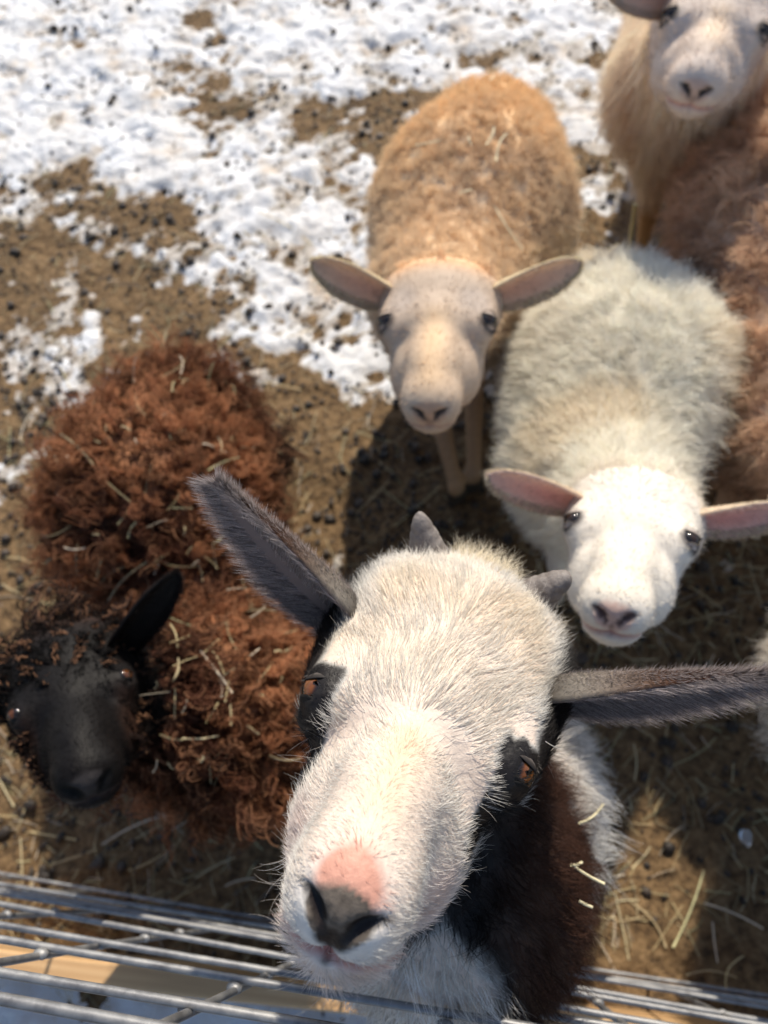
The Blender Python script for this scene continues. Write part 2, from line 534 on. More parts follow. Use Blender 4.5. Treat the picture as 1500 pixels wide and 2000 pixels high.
def sample_surface(V, F, n):
    T = np.concatenate([F[:, [0, 1, 2]], F[:, [0, 2, 3]]])
    a, b_, c = V[T[:, 0]], V[T[:, 1]], V[T[:, 2]]
    ar = np.linalg.norm(np.cross(b_-a, c-a), axis=1)*.5
    t = rng.choice(len(T), n, p=ar/ar.sum())
    u, v = rng.random(n), rng.random(n)
    fl = u+v > 1; u[fl] = 1-u[fl]; v[fl] = 1-v[fl]
    return (a[t]+(b_[t]-a[t])*u[:, None]+(c[t]-a[t])*v[:, None]).astype(np.float32), float(ar.sum())

def hair_object(name, parent, roots, pts, radius, cols, mat, tip=.15):
    """pts (n, m, 3) world positions"""
    n, m, _ = pts.shape
    hc = bpy.data.hair_curves.new(name)
    hc.add_curves([m]*n)
    base = np.array(wloc(parent), np.float32)
    hc.points.foreach_set('position', (pts-base).astype(np.float32).ravel())
    t = np.linspace(0, 1, m, dtype=np.float32)
    prof = (1-(1-tip)*t**1.6)
    radius = np.broadcast_to(np.asarray(radius, np.float32), (n,))
    a = hc.attributes.get('radius') or hc.attributes.new('radius', 'FLOAT', 'POINT')
    a.data.foreach_set('value', (radius[:, None]*prof[None]).astype(np.float32).ravel())
    a = hc.attributes.new('col', 'FLOAT_COLOR', 'CURVE')
    c4 = np.ones((n, 4), np.float32); c4[:, :3] = np.clip(cols, .002, .95)
    a.data.foreach_set('color', c4.ravel())
    hc.materials.append(mat)
    o = bpy.data.objects.new(name, hc); COL.objects.link(o); o.parent = parent
    return o

def strands(f, roots, nor, comb, length, lay, m=5, droop=.0, jitter=.15, curl=0, curls=2.0, curl_n=None, clump=None, wave=0):
    """strands from roots: leave along the normal, lean to comb by lay; returns (n, m, 3)"""
    n = len(roots)
    comb = comb-nor*(comb*nor).sum(1, keepdims=True)
    lay = np.broadcast_to(np.asarray(lay, np.float32), (n,))[:, None]
    length = np.broadcast_to(np.asarray(length, np.float32), (n,))[:, None]
    d0 = nrmv(nor*(1-lay*.85)+comb*lay+rng.normal(0, jitter, (n, 3)))
    d1 = nrmv(nor*(1-lay)*.75+comb*(lay+.1)+rng.normal(0, jitter*1.3, (n, 3))+np.array([0, 0, -droop]))
    out = np.empty((n, m, 3), np.float32); p = roots.astype(np.float32)-nor.astype(np.float32)*.001
    out[:, 0] = p
    s1 = nrmv(np.cross(d0, rng.normal(0, 1, (n, 3)))); s2 = np.cross(d0, s1)
    ph = rng.random(n)*6.28 if curl_n is None else curl_n
    for k in range(1, m):
        t = k/(m-1)
        d = nrmv(d0*(1-t)+d1*t)
        p = p+(d*length/(m-1)).astype(np.float32)
        q = p
        if np.any(curl):
            th = ph+t*curls*6.28
            q = p+(np.broadcast_to(np.asarray(curl, np.float32), (n,))[:, None]*t**.6)*(np.cos(th)[:, None]*s1+np.sin(th)[:, None]*s2)
        out[:, k] = q
    return out

print('helpers ready')

# ------------------------------------------------------------------ ground
def ground_h(x, y):
    return (.030*(fbm2(x*2.2, y*2.2, 3)-.5)+.026*(fbm2(x*9, y*9, 11)-.5)+.016*(fbm2(x*34, y*34, 23, 3)-.5)-.006)
def warp_axis(near_lo, near_hi, step, far_lo, far_hi):
    a = list(np.arange(near_lo, near_hi+1e-6, step))
    s = step; x = a[-1]
    while x < far_hi: s *= 1.22; x += s; a.append(x)
    s = step; x = a[0]; pre = []
    while x > far_lo: s *= 1.22; x -= s; pre.append(x)
    return np.array(pre[::-1]+a)
# snow cover, as points on the ground that are snowy (+) or bare (-)
SN = [(60, 60, 1.1), (200, 200, 1.1), (60, 300, 1), (330, 300, .85), (500, 60, .9), (250, 80, 1.1), (700, 120, .8), (560, 330, .7), (650, 290, .6), (150, 390, .15),
      (450, 440, .3), (640, 450, .15), (430, 570, .05), (560, 560, .25), (660, 640, .3), (720, 730, .15), (690, 600, .35), (470, 490, .35), (60, 700, -.05), (40, 540, -.25), (45, 770, -.2),
      (420, 120, -.1), (470, 180, -.15), (400, 90, 0), (620, 230, -.25), (760, 250, -.55), (700, 330, -.35), (820, 160, -.1), (540, 240, .3), (1150, 130, .6), (1200, 60, .5), (980, 60, .8), (1150, 230, .35), (1180, 330, -.1),
      (800, 60, .85), (1100, 40, .8), (1190, 450, -.6), (1200, 20, -.05), (1230, 90, -.2), (300, 0, 1.1), (900, 0, .9), (1400, -100, .8), (600, -200, .9), (0, -100, 1.1),
      (100, 480, -.55), (250, 520, -.6), (250, 440, -.25), (330, 500, -.4), (80, 620, -.5), (300, 600, -.5), (520, 700, -.4), (600, 830, -.7), (650, 950, -.8), (800, 950, -.8),
      (0, 1000, -.7), (0, 1250, -.8), (30, 900, -.5), (300, 1600, -1), (700, 1700, -1), (1300, 1600, -1), (1450, 1200, -.9), (1100, 800, -.8), (1000, 1500, -1), (1450, 1900, -1), (100, 1680, -1), (-300, 600, -.1), (-300, 200, .8), (-400, 1200, -.6),
      (60, 1965, 1.4), (200, 1960, .9), (-100, 1900, 1.0), (330, 2000, .6), (-200, 2000, 1.2), (700, 2100, .8), (0, 2200, 1.2), (1400, 2200, .6), (1300, 2050, .1)]
SNP = np.array([np.append(G(a, b)[:2], c) for a, b, c in SN])
def snow_bias(x, y):
    w = 0; s = 0
    for px, py, c in SNP:
        k = 1/((x-px)**2+(y-py)**2+.004)**1.5
        w = w+k; s = s+k*c
    return s/w
def snow_h(x, y):
    b = snow_bias(x, y)
    n = fbm2(x*7+3, y*7, 41, 4, .55)-.5
    n2 = fbm2(x*26, y*26, 57, 3)-.5
    m = b-.24+2.3*n+1.6*n2
    h = .017*np.clip(m+.06, -.8, 1.0)+.020*np.clip(m, 0, 1)*(fbm2(x*13, y*13, 77, 3)-.3)
    return h, m
gx = warp_axis(-1.5, 1.7, .0085, -400, 400)
gy = warp_axis(-.45, 3.4, .0095, -400, 400)
X, Y = np.meshgrid(gx, gy, indexing='ij')
Z = ground_h(X, Y)
_, m_g = snow_h(X, Y)
sl_ = np.where((Y > .45) & (Y < 12), .60*sm(-.85, .05, m_g), 0)
ground = mesh_obj('ground', np.stack([X, Y, Z], -1).reshape(-1, 3), grid_faces(len(gx), len(gy)), MAT['dirt'], cols=np.repeat(sl_.ravel()[:, None], 3, 1))
tag(ground, 'brown trampled dirt ground of the pen strewn with straw', 'ground', kind='structure')

def snow_patch(name, xs, ys, label, cut=None):
    X, Y = np.meshgrid(xs, ys, indexing='ij')
    h, m = snow_h(X, Y)
    if cut is not None: m = np.where(cut(X, Y) > 0, m, -1)
    Zs = ground_h(X, Y)*.6+h-.004
    F = grid_faces(len(xs), len(ys)); mm = m.ravel()
    keep = (mm[F] > -.3).any(1)
    F = F[keep]
    used = np.unique(F); re = np.full(mm.size, -1); re[used] = np.arange(len(used))
    V = np.stack([X, Y, Zs], -1).reshape(-1, 3)[used]
    o = mesh_obj(name, V, re[F], MAT['snow'])
    return tag(o, label, 'snow', kind='structure')
sx = np.arange(-2.6, 2.4, .0105)
snow_patch('snow', np.arange(-2.2, 2.0, .0095), warp_axis(.55, 3.3, .0095, .54, 9), 'patchy old white snow melting off the pen dirt')

# ------------------------------------------------------------------ fence panel
FZ0 = .05
fa = G(0, 1706, FZ0); fb = G(1500, 1947, FZ0)
fdir = nrm(fb-fa); fout = nrm(np.array([fdir[1], -fdir[0], 0]))       # towards the visitors' side
fence = empty('wire_fence', ((fa+fb)/2)*np.array([1, 1, 0]), 'galvanised welded wire fence panel between the goat and the visitor', 'fence')
def fence_pt(s, z, off=0.0):
    p = fa+fdir*s+fout*off; return np.array([p[0], p[1], z])
FL = np.linalg.norm(fb-fa)
wz = [FZ0+.1*k for k in range(11)]
for k, z in enumerate(wz):
    ss = np.linspace(-1.2, FL+1.0, 50)
    bow = .012*math.sin(k*1.7)*np.sin(ss*1.3+k)
    path = np.array([fence_pt(s, z+.004*math.sin(s*2.1+k*2.3), .003*math.sin(s*3+k)+b_*.4) for s, b_ in zip(ss, bow)])
    v, f = tube(path, .0029, 10)
    mesh_obj('wire', v, f, MAT['wire'], fence)
# uprights through the joint that the photo shows at (386, 1948)
def fence_s(px, py):
    v = FWD + RGT*((px-750)/FPX) - UPV*((py-1000)/FPX)
    t = np.dot(fa-C0, fout)/np.dot(v, fout); q = C0+v*t
    return np.dot(q-fa, fdir), q[2]
s0, z0 = fence_s(386, 1948)
for k in range(-9, 18):
    s = s0+.152*k
    if s < -1.1 or s > FL+.9: continue
    path = np.array([fence_pt(s+.002*math.sin(z*9+k), z, .0054) for z in np.linspace(-.02, wz[-1]+.004, 26)])
    v, f = tube(path, .0028, 8)
    up = mesh_obj('upright_wire', v, f, MAT['wire'], fence)
    for z in wz[3:]:
        c = fence_pt(s, z, .003)
        v, f = tube(np.array([c-fdir*.0055, c-fdir*.002, c+fdir*.002, c+fdir*.0055])+fout*.001, [.0022, .0040, .0040, .0022], 8)
        mesh_obj('weld', v, f, MAT['wire'], up)

# timber on edge outside the fence
ta = G(0, 1838); tb = G(1200, 1967)
tdir = nrm((tb-ta)*np.array([1, 1, 0])); tout = nrm(np.array([tdir[1], -tdir[0], 0]))
def timber(name, a, dirv, outv, l0, l1, thick, hgt, label):
    base = a+dirv*(l0+l1)/2+outv*thick/2
    o = bpy.data.objects.new(name, None)
    hx, hy = (l1-l0)/2, thick/2
    b_ = .003
    prof = [(-hy+b_, 0), (hy-b_, 0), (hy, b_), (hy, hgt-b_), (hy-b_, hgt), (-hy+b_, hgt), (-hy, hgt-b_), (-hy, b_)]
    xs = np.linspace(-hx, hx, 30); V = []
    for x in xs:
        w = .0015*math.sin(x*7)
        for (yy, zz) in prof: V.append((x, yy+w, zz-.02))
    F = [tuple(q) for q in grid_faces(30, 8, True)]+[tuple(range(8))[::-1], tuple(range(29*8, 30*8))]
    o = bpy.data.objects.new(name, mesh_data(name, V, F, MAT['timber'], smooth=False)); COL.objects.link(o)
    o.location = (base[0], base[1], 0); o.rotation_euler = (0, 0, math.atan2(dirv[1], dirv[0]))
    return tag(o, label, 'board')
timber('wooden_board', ta, tdir, tout, -1.0, 1.9, .034, .125, 'pale sawn timber board on edge under the wire fence')

def outside(x, y): return (x-ta[0])*tout[0]+(y-ta[1])*tout[1]-.04
snow_patch('snow', np.arange(-1.3, -.02, .011), np.arange(-1.2, .25, .011), 'shaded snow on the ground outside the wire fence', outside)

# ------------------------------------------------------------------ animals
TO_CAM = C0
def ear(name, parent, base, tip, nopen, up, width, curl0, curl1, cin, cout, mat, lbase=.35, point=None, tipw=.25, thick=.0022, bend=0.0, label=None, rim=None):
    """cupped ear: the lower flank faces nopen, the upper flank curls over it; returns surface samplers"""
    base = np.asarray(base, float); tip = np.asarray(tip, float)
    A = nrm(tip-base); Ln = np.linalg.norm(tip-base)
    Nn = nrm(nopen-A*np.dot(nopen, A)); W = np.cross(Nn, A)
    if np.dot(W, up) < 0: W = -W
    nu, nv = 34, 22
    us = np.linspace(-.12, 1, nu); vsn = np.linspace(-1, 1, nv)
    C = np.empty((nu, nv, 3)); NN = np.empty((nu, nv, 3))
    for i, u in enumerate(us):
        uu = max(u, 0)
        w = width*((lbase+(1-lbase)*math.sin(min(uu/.45, 1)*math.pi/2)))*(1 if uu < .45 else max(1e-3, 1-((uu-.45)/.55)**2.3)**.62)
        if point: w = width*(lbase+(1-lbase)*math.sin(min(uu/.34, 1)*math.pi/2))*(1 if uu < .34 else max(1e-3, 1-((uu-.34)/.66)**1.55)**point)
        w = max(w, width*.03)
        pm = curl0+(curl1-curl0)*uu
        ps = pm*sm(-.05, .85, vsn)+.25*(1-sm(-1, -.5, vsn))*-1
        dy, dz = np.cos(ps), np.sin(ps)
        st = 2/(nv-1)*w/2
        yy = np.concatenate([[0], np.cumsum((dy[1:]+dy[:-1])/2*st)]); zz = np.concatenate([[0], np.cumsum((dz[1:]+dz[:-1])/2*st)])
        yy -= w*.5
        ctr = base+A*(u*Ln)+Nn*(bend*Ln*u*u)
        C[i] = ctr+np.outer(yy, W)+np.outer(zz, Nn)
        NN[i] = np.outer(-dz, W)+np.outer(dy, Nn)      # towards the inside
    inn = C+NN*thick/2; outr = C-NN*thick/2
    V = np.concatenate([inn.reshape(-1, 3), outr.reshape(-1, 3)])
    f1 = grid_faces(nu, nv); k = nu*nv; f2 = f1[:, ::-1]+k
    edge = []
    for i in range(nu-1):
        edge.append((i*nv, i*nv+k, (i+1)*nv+k, (i+1)*nv)); e = nv-1
        edge.append((i*nv+e, (i+1)*nv+e, (i+1)*nv+e+k, i*nv+e+k))
    for j in range(nv-1):
        a = (nu-1)*nv+j; edge.append((a, a+k, a+1+k, a+1))
    Fc = np.concatenate([f1, f2, np.array(edge)])
    vv = np.tile(vsn, nu); uu = np.repeat(us, nv)
    ci = cin(uu, vv); co = cout(uu, vv)
    cols = np.concatenate([ci, co])
    o = mesh_obj(name, V, Fc, mat, parent, cols)
    if label: o['label'] = label
    return dict(o=o, inn=inn, out=outr, NN=NN, A=A, W=W, N=Nn, us=us, vs=vsn, cin=cin, cout=cout)

def ear_hair(E, parent, n, length, side, rad, comb, lay, jitter=.1, colfn=None, vmin=-1, vmax=1, umin=0, mat='hair', m=5):
    S = E['inn'] if side == 'in' else E['out']
    nu, nv, _ = S.shape
    u = umin+(1-umin)*rng.random(n); v = vmin+(vmax-vmin)*rng.random(n)
    fi = np.interp(u, E['us'], np.arange(nu)); fj = np.interp(v, E['vs'], np.arange(nv))
    i = np.minimum(fi.astype(int), nu-2); j = np.minimum(fj.astype(int), nv-2)
    a = (fi-i)[:, None]; b_ = (fj-j)[:, None]
    p = S[i, j]*(1-a)*(1-b_)+S[i+1, j]*a*(1-b_)+S[i, j+1]*(1-a)*b_+S[i+1, j+1]*a*b_
    nn = E['NN'][i, j]*(1 if side == 'in' else -1)
    cm = comb(u, v, E)
    pts = strands(None, p, nrmv(nn), cm, length*(.6+.6*rng.random(n)), lay, m=m, jitter=jitter)
    c = (colfn or (E['cin'] if side == 'in' else E['cout']))(u, v)
    c = c*(.35+1.2*rng.random(n)**1.3)[:, None]
    return hair_object('fur', E['o'], p, pts, rad, c, MAT[mat])

def const(c):
    c = np.array(c, float)
    return lambda u, v: np.tile(c, (len(u), 1))

def eyeball(parent, c, r, axis, side, iris, pup, lid):
    """axis: looking direction; side: direction of the long pupil"""
    nu, nv = 28, 32
    axis = nrm(axis); side = nrm(side-axis*np.dot(side, axis)); up = np.cross(axis, side)
    th = np.linspace(0, math.pi, nu); ph = np.linspace(0, 2*math.pi, nv, endpoint=False)
    T, Ph = np.meshgrid(th, ph, indexing='ij')
    rr = r*(1+.07*np.exp(-(T/.55)**2))
    l = np.stack([rr*np.cos(T), rr*np.sin(T)*np.cos(Ph), rr*np.sin(T)*np.sin(Ph)], -1).reshape(-1, 3)
    V = np.asarray(c)+np.outer(l[:, 0], axis)+np.outer(l[:, 1], side)+np.outer(l[:, 2], up)
    a = T.ravel(); sx = np.sin(a)*np.cos(Ph.ravel()); sy = np.sin(a)*np.sin(Ph.ravel())
    cols = np.tile(np.array(iris, float), (len(a), 1))*(.75+.5*vnoise3(l*900/1.0, 5))[:, None]
    cols = mix(cols, np.tile(np.array(lid, float), (len(a), 1)), sm(.72, .85, a))
    pp = np.sqrt((sx/.46)**2+(sy/.17)**2)
    cols = mix(np.tile(np.array(pup, float), (len(a), 1)), cols, sm(.85, 1.1, pp))
    o = mesh_obj('eye', V, grid_faces(nu, nv, True), MAT['eye'], parent, cols)
    return o

def eyelid(eye, c, r, axis, up, col, cut, slant=0.0):
    """a fold of skin over the part of the eyeball that faces up; cut is where its edge lies (0 = across the middle)"""
    axis = nrm(axis); up = nrm(up-axis*np.dot(up, axis)); sd_ = np.cross(axis, up)
    nu, nv = 12, 26; V = []
    for k in range(nu):
        # rows run from the lid's edge back into the socket
        for j in range(nv):
            ph = math.pi*(j/(nv-1)-.5)*1.16
            lim = math.asin(max(-.95, min(.95, cut+.32*math.sin(ph)**2+slant*math.sin(ph))))
            th = lim+(math.pi*.62-lim)*(k/(nu-1))
            rr = r*(1.07+.05*math.exp(-(k/1.5)**2))*(1-.10*(k/(nu-1))**2)
            d = axis*math.cos(th)*math.cos(ph)+sd_*math.sin(ph)*math.cos(th*.55)+up*math.sin(th)
            V.append(np.asarray(c)+nrm(d)*rr)
    V = np.array(V); F = grid_faces(nu, nv)
    Vi = V+(np.asarray(c)-V)*.05
    k = len(V)
    rim = np.array([(j, j+1, j+1+k, j+k) for j in range(nv-1)])
    V = np.concatenate([V, Vi]); F = np.concatenate([F, F[:, ::-1]+k, rim])
    cols = np.tile(np.array(col, float), (len(V), 1)); rowk = np.tile(np.repeat(np.arange(nu), nv), 2)
    cols[rowk < 2] *= .3
    return mesh_obj('eyelid', V, F, MAT['skin'], eye, cols)

class Animal:
    def __init__(s, name, label, cat, base, group=None):
        s.root = empty(name, base, label, cat, group); s.base = np.array(base)
        s.prims = []; s.legs = []; s.fr = None; s.k = .06
    def add(s, *pr): s.prims += pr
    def leg(s, top, knee, foot, r=(.036, .021, .014, .019)):
        top, knee, foot = map(np.array, (top, knee, foot))
        s.legs.append([rcone(top, knee, r[0], r[1]), rcone(knee, foot+np.array([0, 0, .06]), r[1], r[2]), rcone(foot+np.array([0, 0, .06]), foot+np.array([0, 0, .012]), r[2], r[3])])
    def f(s, p):
        p = p.astype(np.float32)
        d = s.prims[0](p)
        for q in s.prims[1:]: d = smin(d, q(p), s.k)
        for lg in s.legs:
            e = lg[0](p)
            for q in lg[1:]: e = smin(e, q(p), .012)
            d = smin(d, e, .035)
        if s.fr is not None:
            d = smin(d, s.hs(s.fr.to(p))*s.fr.s, s.hk)
        return d
    def build(s, lo, hi, coarse, hstep, colfn, mat, hk=.03):
        hl = s.fr.out(np.array([[x, y, z] for x in (-.34, .34) for y in (-.08, .5, 1.05) for z in (-.6, .1)]))
        a, b_ = hl.min(0), hl.max(0)
        ax = [axis_coords(lo[i], hi[i], coarse, (max(a[i], lo[i]), min(b_[i], hi[i]), hstep)) for i in range(3)]
        s.V, s.F = surface_net(s.f, *ax)
        s.V = s.V.astype(np.float32)
        s.colfn = colfn
        n, _ = grad(s.f, s.V)
        s.body = mesh_obj('body', s.V, s.F, mat, s.root, colfn(s.V, n))
        print(s.root.name, len(s.V), 'verts')
    def roots(s, n, keep):
        p, area = sample_surface(s.V, s.F, n)
        p = p[rng.random(len(p)) < keep(p, None)]
        nn, d = grad(s.f, p)
        p = p-nn*d[:, None]
        k = ((TO_CAM-p)*nn).sum(1) > -.35*np.linalg.norm(TO_CAM-p, axis=1)
        return p[k], nn[k].astype(np.float32)
    def coat(s, n, keep, length, comb, lay, rad, m=5, jitter=.15, jcol=.15, name='fur', mat='hair', droop=0, curl=0, curls=1.5, colfn=None, clumpn=0, tip=.15):
        p, nn = s.roots(n, keep)
        ln = length(p) if callable(length) else length
        ln = ln*(.65+.6*rng.random(len(p)))
        la = lay(p) if callable(lay) else lay
        cm = nrmv(comb(p, nn))
        # slow drift of direction so that hairs fall in locks
        dr = np.stack([vnoise3(p*55, 71)-.5, vnoise3(p*55, 72)-.5, vnoise3(p*55, 73)-.5], 1)
        cm = nrmv(cm+dr*.9)
        pts = strands(s.f, p, nn, cm, ln, la, m=m, droop=droop, jitter=jitter, curl=curl, curls=curls)
        c = (colfn or s.colfn)(p, nn)
        c = c*(1-jcol+2*jcol*rng.random(len(p)))[:, None]*(.85+.3*vnoise3(p*70, 91))[:, None]
        r = rad(p) if callable(rad) else rad
        return hair_object(name, s.body, p, pts, r, c, MAT[mat], tip)
    def fleece(s, ntuft, per, keep, length, spread, rad, comb, lay, clump=.75, m=7, curl=.004, curls=1.5, jitter=.25, droop=.2, jcol=.25, colfn=None, name='fleece', hcol=None, tip=.3):
        p, nn = s.roots(ntuft, keep)
        t = len(p)
        ln = (length(p) if callable(length) else length)*(.6+.7*rng.random(t))
        la = lay(p) if callable(lay) else lay
        path = strands(s.f, p, nn, nrmv(comb(p, nn)), ln, la, m=m, droop=droop, jitter=jitter, curl=curl(p) if callable(curl) else curl, curls=curls)
        path = path-path[:, :1]
        tb1 = nrmv(np.cross(nn, rng.normal(0, 1, (t, 3)))); tb2 = np.cross(nn, tb1)
        idx = np.repeat(np.arange(t), per); n = len(idx)
        off = rng.normal(0, spread, (n, 2))
        r0 = p[idx]+tb1[idx]*off[:, :1]+tb2[idx]*off[:, 1:]
        g, d = grad(s.f, r0.astype(np.float32)); r0 = r0-g*np.clip(d, -.02, .02)[:, None]
        o = r0-p[idx]
        tt = np.linspace(0, 1, m)[None, :, None]
        sc = (.75+.5*rng.random(n))[:, None, None]
        wob = rng.normal(0, .12, (n, 1, 3))*ln[idx][:, None, None]*tt**1.5
        pts = p[idx][:, None]+path[idx]*sc+o[:, None]*(1-clump*tt)+wob
        c = (colfn or s.colfn)(r0.astype(np.float32), g)
        tc = (1-jcol+2*jcol*rng.random(t))[idx]
        c = c*tc[:, None]*(.85+.3*rng.random(n))[:, None]
        if hcol is not None: c = hcol(c, rng.random(n), tc)
        return hair_object(name, s.body, r0, pts.astype(np.float32), rad, c, MAT['wool'], tip)

def horn(parent, base, tip, r0, r1, bend):
    base = np.array(base); tip = np.array(tip); n = 30
    us = np.linspace(0, 1, n); ax = tip-base
    path = np.array([base+ax*u+np.array(bend)*math.sin(u*math.pi)*.5 for u in us])
    rad = [(r0+(r1-r0)*u**1.15)*(1 if u < .86 else math.sqrt(max(.02, 1-((u-.86)/.142)**2)))*(1+.022*math.sin(u*34)) for u in us]
    rad[0] *= 1.05
    v, f = tube(path, rad, 18)
    v = v+(vnoise3(v*220, 3)-.5)[:, None]*.0016*nrmv(v-path.mean(0))
    return mesh_obj('horn', v, f, MAT['horn'], parent)


# ================= goat =================
W_HAIR = np.array([.74, .71, .66]); BLK = np.array([.012, .010, .010]); BRN = np.array([.060, .028, .018])
GW = .945
gf = head_pose(812.3, 1423, .4249, .897, .179, .336, .2758, 1.357, .937, .449)
LG = gf.s
goat = Animal('goat', 'young horned goat with white blazed face and dark ears looking up over the wire fence', 'goat', (.03, .2, 0))
goat.fr = gf; goat.hs = head_shape(GW, .75, .90, 1.27, 0.0, .84, .68, 1.0, 1.0); goat.hk = .03; goat.k = .07
poll = gf.out((0, .12, -.42))
chest = P(885, 1750, .60); wither = P(950, 1570, .77); hip = P(920, 1420, 1.02)
goat.add(rcone(poll, chest, .066, .085), rcone(chest, wither, .086, .098), rcone(wither, hip, .10, .12))
goat.leg(chest+np.array([-.06, .02, -.05]), chest+np.array([-.07, .02, -.2]), np.array([chest[0]-.07, chest[1]+.06, .38]), (.045, .028, .02, .025))
goat.leg(chest+np.array([.06, .03, -.05]), chest+np.array([.06, .04, -.2]), np.array([chest[0]+.06, chest[1]+.07, .36]), (.045, .028, .02, .025))
goat.leg(hip+np.array([-.07, .02, -.05]), hip+np.array([-.07, .06, -.2]), np.array([hip[0]-.07, hip[1]+.05, 0]), (.07, .032, .02, .026))
goat.leg(hip+np.array([.07, .02, -.05]), hip+np.array([.07, .06, -.2]), np.array([hip[0]+.07, hip[1]+.05, 0]), (.07, .032, .02, .026))
def g_loc(p):
    q = gf.to(p); return q[:, 0]/GW, q[:, 1], q[:, 2]
def goat_col(p, n):
    x, y, z = g_loc(p); ax = np.abs(x)
    nz = (vnoise3(p*60, 5)-.5)
    c = np.tile(W_HAIR, (len(p), 1))
    c = mix(c, [.74, .55, .36], .55*np.exp(-(x/.045)**2)*sm(.42, .6, y)*sm(.97, .8, y))
    c = mix(c, [.80, .68, .50], .5*sm(.5, .75, vnoise3(p*28, 9))*sm(.55, .1, y))
    c = mix(c, [.76, .56, .51], .5*sm(.10, .17, ax)*sm(.56, .75, y)*sm(-.22, -.30, z))
    c = mix(c, [.80, .68, .61], .5*sm(-.30, -.36, z)*sm(.6, .8, y))
    # black from ear to eye, tear patch below the eye
    blk = sm(-.165, -.195, z+nz*.05+.05*sm(.28, .0, y)-.05*sm(EY-.16, EY, y))*sm(EY+.015, EY-.03, y+nz*.05)
    blk = np.maximum(blk, sm(.265, .285, ax+nz*.03)*sm(EY+.01, EY-.03, y))
    blk = np.maximum(blk, sm(.235, .255, ax+nz*.04)*sm(.06, .14, y)*sm(EY+.01, EY-.03, y)*sm(-.06, -.10, z))
    tp = np.sqrt(((y-EY-.11)/.13)**2+((ax-.225+.10*(y-EY-.1))/.042)**2)+nz*.35
    blk = np.maximum(blk, sm(1.05, .9, tp)*sm(-.33, -.28, z))
    ed = np.sqrt(((ax-EX-.01)/.075)**2+((y-EY)/.085)**2+((z-EZ)/.085)**2)+nz*.2
    blk = np.maximum(blk, sm(1.1, .9, ed)*sm(EY-.045, EY-.015, y+nz*.03+.3*np.maximum(ax-EX-.01, 0)))
    c = mix(c, BLK, blk)
    # neck black, brown to the right; bib and trunk white
    neck = sm(-.40, -.47, z+nz*.06)*sm(.70, .58, y+nz*.1+.4*np.maximum(-.45-z, 0))
    neck = np.maximum(neck, sm(-.50, -.55, z+nz*.05)); neck = np.maximum(neck, sm(.03, -.05, y)*sm(-.2, -.3, z))
    lat = (p-chest)@RGT; down = (p-chest)@(-UPV); dep = (p-C0)@FWD
    nb = mix(np.tile(BLK, (len(p), 1)), BRN*1.05, sm(.0, .06, lat+nz*.03))
    bib = sm(.016, -.004, lat+nz*.03-.40*np.maximum(down, 0))*sm(-.035, -.01, down+nz*.04)
    trunk = sm(.655, .685, dep+nz*.03)
    nb = mix(nb, W_HAIR, np.maximum(bib, trunk))
    c = mix(c, nb, neck)
    # pink nose top, grey pad, dark nostrils, lips
    pk = sm(1.05, .6, np.sqrt((x/.068)**2+((y-.955)/.055)**2)+nz*.5)*sm(-.25, -.19, z)
    c = mix(c, [.54, .24, .165], pk*.9)
    pad = sm(1.0, .88, np.sqrt((x/(.066-.25*np.maximum(-.235-z, 0)))**2+((z+.235)/.056)**2)+nz*.15)*sm(.955, .968, y+nz*.02)
    c = mix(c, np.array([.115, .095, .077])*(.5+1.0*vnoise3(p*480, 4))[:, None], pad)
    nx = (ax-.0408)/.68; nzz = (z+.2384)/.68; u = nx*.73+nzz*.68; v = -nx*.68+nzz*.73; v = v+6*u*u-.006
    c = mix(c, [.016, .011, .010], sm(1.5, .9, np.sqrt((u/.05)**2+(v/.018)**2))*sm(.91, .94, y))
    c = mix(c, [.016, .011, .010], sm(1.2, .6, np.sqrt((x/.035)**2+((z+.278)/.024)**2))*sm(.93, .95, y))
    c = mix(c, [.016, .011, .010], np.exp(-(x/.010)**2)*sm(.92, .95, y)*sm(-.36, -.34, z)*sm(-.24, -.27, z))
    lip = np.exp(-((z-mouth_z(x, y)+.004)/.011)**2)*sm(.74, .84, y)
    c = mix(c, [.5, .2, .16], lip*.9)
    return c
def goat_skin(p, n):
    c = goat_col(p, n); lum = c.mean(1)
    return mix(c, c*np.array([.92, .80, .73]), sm(.4, .6, lum)*sm(1.0, .9, g_loc(p)[1]))
goat.build((-.3, -.2, -.01), (.42, .62, 1.2), .009, .0024, goat_skin, MAT['nose']); goat.colfn = goat_col
def goat_comb(p, n):
    x, y, z = g_loc(p)
    up = sm(.85, .25, y)
    lat = np.tanh(x/.10)
    loc = np.stack([lat*(1.0-.5*up), -.30-.80*up, -.25*np.ones_like(x)], 1)
    v = gf.vec(loc)
    far = g_isneck(p)[:, None]
    return v*(1-far)+np.array([.05, -.35, -1.0])*far
def g_isneck(p):
    x, y, z = g_loc(p); return np.maximum(sm(-.44, -.52, z), sm(.02, -.06, y)*sm(-.2, -.3, z))
def g_bald(p):
    x, y, z = g_loc(p); ax = np.abs(x)
    b = sm(1.15, .95, np.sqrt((x/.07)**2+((z+.238)/.062)**2))*sm(.95, .965, y)
    b = np.maximum(b, sm(1.1, .8, np.sqrt((x/.062)**2+((y-.962)/.045)**2)+.4*(vnoise3(p*120, 6)-.5))*sm(-.25, -.19, z)*.96)
    b = np.maximum(b, sm(1.05, .9, np.sqrt(((ax-EX-.02)/.05)**2+((y-EY)/.048)**2+((z-EZ)/.038)**2)))
    b = np.maximum(b, np.exp(-((z-mouth_z(x, y)+.003)/.011)**2)*sm(.76, .84, y)*.95)
    return b
